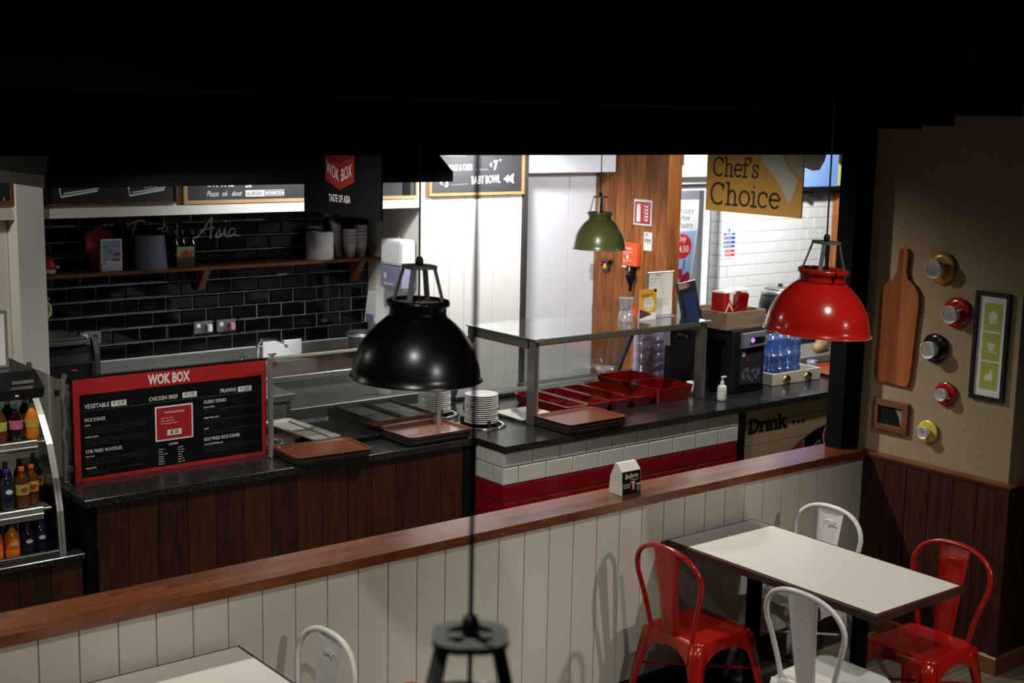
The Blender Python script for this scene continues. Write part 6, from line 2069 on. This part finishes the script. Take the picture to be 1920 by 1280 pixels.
def table(x0, x1, y0, y1, z, lab):
    t = thing('dining_table', lab, 'table', ((x0+x1)/2, (y0+y1)/2, 0), 0, 'white-topped dining tables')
    cx, cy = (x0+x1)/2, (y0+y1)/2
    X, Y = (x1-x0)/2, (y1-y0)/2
    obj('tabletop', MB().use('tablewood').box(-X, X, -Y, Y, z-0.038, z-0.0015, 0.004), t, False)
    obj('laminate_panel', MB().use('laminate').box(-X+0.016, X-0.016, -Y+0.016, Y-0.016, z-0.0015, z), t, False)
    for yy in (-Y+0.30, Y-0.30):
        obj('pedestal', MB().use('black').lathe([(0.036, 0.03), (0.036, z-0.06)], 20, (0, yy, 0)).box(-0.16, 0.16, yy-0.16, yy+0.16, z-0.06, z-0.039, 0.004), t, False)
        b = MB().use('black')
        for a in (0, PI/2):
            c_, s_ = math.cos(a), math.sin(a)
            for sg in (-1, 1):
                d = Vector((c_*sg, s_*sg, 0))
                n_ = Vector((-d.y, d.x, 0))
                o_ = Vector((0, yy, 0))
                b.hexa([o_+d*0.0-n_*0.03+Vector((0, 0, 0.0)), o_+d*0.27-n_*0.02, o_+d*0.27+n_*0.02, o_+n_*0.03,
                        o_-n_*0.03+Vector((0, 0, 0.05)), o_+d*0.27-n_*0.02+Vector((0, 0, 0.015)), o_+d*0.27+n_*0.02+Vector((0, 0, 0.015)), o_+n_*0.03+Vector((0, 0, 0.05))])
        obj('foot', b, t, False)
    return t


table(4.375, 4.985, 3.12, 4.325, 0.76, 'white-topped table with dark edge between two red and two white chairs')
table(1.575, 2.175, 3.12, 4.325, 0.76, 'white-topped table with dark edge cut by the bottom edge at left')

# ================================================================== CHAIRS


def make_chair(m):
    P_ = {}
    # seat: dished rounded plate with rolled edge
    S = MB().use(m)

    def ring(hx, hy, r, z, taper=0.93):
        return [(x, y*(1 if x > 0 else taper), z) for x, y in rrect(0, 0, hx, hy, r, 5)]
    S.loft([ring(0.186, 0.186, 0.055, 0.415), ring(0.184, 0.184, 0.055, 0.436), ring(0.176, 0.176, 0.05, 0.447), ring(0.16, 0.16, 0.045, 0.447), ring(0.10, 0.10, 0.03, 0.440), ring(0.03, 0.03, 0.01, 0.438)], cap=False)
    f = [S.v(p) for p in ring(0.03, 0.03, 0.01, 0.438)]
    S.face(f)
    P_['seat'] = S
    # aprons with an arched lower edge
    for nm, (ax, sg) in (('front', (0, 1)), ('rear', (0, -1)), ('left', (1, 1)), ('right', (1, -1))):
        A = MB().use(m)
        top, bot = [], []
        for k in range(9):
            u = -0.135+0.27*k/8
            top.append((u, 0.428))
            bot.append((u, 0.398-0.055*(abs(u)/0.135)**2.4))
        w0, w1 = 0.180, 0.188
        ta = 0.93 if True else 1
        lo, hi = [], []

        def pos(u, z, off):
            e = w0+off+(0.43-z)*0.14
            if ax == 0:
                return (sg*e, u*(1 if sg > 0 else ta), z)
            return (u, sg*e*(1 if u > 0 else 1-(1-ta)*min(1, -u/0.13)), z)
        for k in range(8):
            q = []
            for off in (0, 0.003):
                q += [pos(*bot[k], off), pos(*bot[k+1], off), pos(*top[k+1], off), pos(*top[k], off)]
            A.hexa(q)
        P_['apron_'+nm] = A
    # legs: tapered pressed sheet, splayed
    for i, (sx, sy) in enumerate(((1, 1), (1, -1), (-1, 1), (-1, -1))):
        Lg = MB().use(m)
        loops = []
        for z, wdt, sp in ((0.43, 0.085, 0.0), (0.37, 0.066, 0.009), (0.30, 0.052, 0.019), (0.20, 0.041, 0.033), (0.10, 0.033, 0.048), (0.012, 0.027, 0.062)):
            cx, cy = sx*(0.180+sp), sy*(0.180+sp)*(1 if sx > 0 else 0.95)
            th = 0.016
            # L-shaped section following the corner
            a = [(0, 0), (-wdt, 0), (-wdt, -0.006), (-0.012, -0.010), (-0.010, -0.012), (-0.006, -wdt), (0, -wdt)]
            pts = [(cx+sx*u, cy+sy*v, z) for u, v in a]
            if sx*sy < 0:
                pts = pts[::-1]
            loops.append(pts)
        Lg.loft(loops, smooth=True)
        P_['leg%d' % i] = Lg
        Ft = MB().use('blackplastic')
        cx, cy = sx*(0.180+0.060-0.009), sy*(0.180+0.060)*(1 if sx > 0 else 0.95)-sy*0.009
        Ft.box(cx-0.013, cx+0.013, cy-0.013, cy+0.013, 0, 0.013, 0.003)
        P_['foot%d' % i] = Ft
    # back hoop
    pts = []
    base = [(-0.168, 0.128, 0.405), (-0.170, 0.130, 0.45), (-0.177, 0.148, 0.53), (-0.186, 0.174, 0.62), (-0.196, 0.196, 0.69)]
    for p in base:
        pts.append(p)
    for k in range(1, 20):
        a = PI*k/20
        y = 0.202*math.copysign(abs(math.cos(a))**0.85, math.cos(a))
        z = 0.70+0.153*abs(math.sin(a))**0.8
        pts.append((-0.196-0.03*math.sin(a), y, z))
    for p in reversed(base):
        pts.append((p[0], -p[1], p[2]))
    P_['back_hoop'] = MB().use(m).tube(pts, 0.0115, 10)
    # splat
    Sp = MB().use(m)
    loops = []
    for z, hy in ((0.432, 0.048), (0.55, 0.055), (0.70, 0.066), (0.80, 0.073), (0.845, 0.076)):
        x = -0.168-0.052*((z-0.432)/0.41)
        l = []
        for y, bx in ((-hy, 0), (-hy*0.86, -0.005), (-hy*0.5, -0.010), (hy*0.5, -0.010), (hy*0.86, -0.005), (hy, 0)):
            l.append((x+bx, y, z))
        back = [(a-0.0025, b, c) for a, b, c in reversed(l)]
        loops.append(l+back)
    Sp.loft(loops, smooth=False)
    P_['splat'] = Sp
    G_ = MB().use(m).tube([(-0.2105, 0.028*math.cos(PI*k/8), 0.775+0.012*math.sin(PI*k/8)) for k in range(9)], 0.0028, 6)
    P_['grip'] = G_
    G_ = MB().use(m).tube([(-0.2225, 0.028*math.cos(PI*k/8), 0.775+0.012*math.sin(PI*k/8)) for k in range(9)], 0.0028, 6)
    P_['grip_back'] = G_
    B_ = MB().use(m).tube([(0.19, 0.19, 0.27), (-0.19, -0.18, 0.27)], 0.006, 8).tube([(0.19, -0.19, 0.258), (-0.19, 0.18, 0.258)], 0.006, 8)
    P_['cross_brace'] = B_
    return {k: v.mesh({'apron': 'apron', 'leg': 'leg', 'foot': 'rubber_foot', 'grip': 'pressed_grip'}.get(k.rstrip('0123').split('_')[0], k)) for k, v in P_.items()}


CH = {'red': make_chair('red'), 'white': make_chair('white')}


def place_chair(x, y, rz, colr, lab, grp):
    t = thing('dining_chair', lab, 'chair', (x, y, 0), rz, grp)
    legs = {}
    for k, me in CH[colr].items():
        nm = {'apron': 'apron', 'leg': 'leg', 'grip': 'pressed_grip'}.get(k.rstrip('0123').split('_')[0], k)
        if k.startswith('foot'):
            continue
        o = bpy.data.objects.new(nm, me)
        COL.objects.link(o)
        o.parent = t
        if k.startswith('leg'):
            legs[k[-1]] = o
    for k, me in CH[colr].items():
        if k.startswith('foot'):
            o = bpy.data.objects.new('rubber_foot', me)
            COL.objects.link(o)
            o.parent = legs[k[-1]]
    return t


place_chair(4.31, 4.03, 0.0, 'red', 'glossy red metal chair on the left side of the right table, nearest the low wall', 'red metal chairs')
place_chair(4.35, 3.30, 0.0, 'white', 'white metal chair in front of the right table with its back to the camera', 'white metal chairs')
place_chair(4.99, 4.02, PI, 'white', 'white metal chair behind the right table, against the low boarded wall', 'white metal chairs')
place_chair(4.985, 3.32, PI, 'red', 'glossy red metal chair at the right table beside the dark dado wall', 'red metal chairs')
place_chair(2.16, 4.02, PI, 'white', 'white metal chair at the left table, its hoop before the boarded wall', 'white metal chairs')
place_chair(2.16, 3.40, PI, 'red', 'red metal chair with only its hoop top showing at the bottom photo edge', 'red metal chairs')
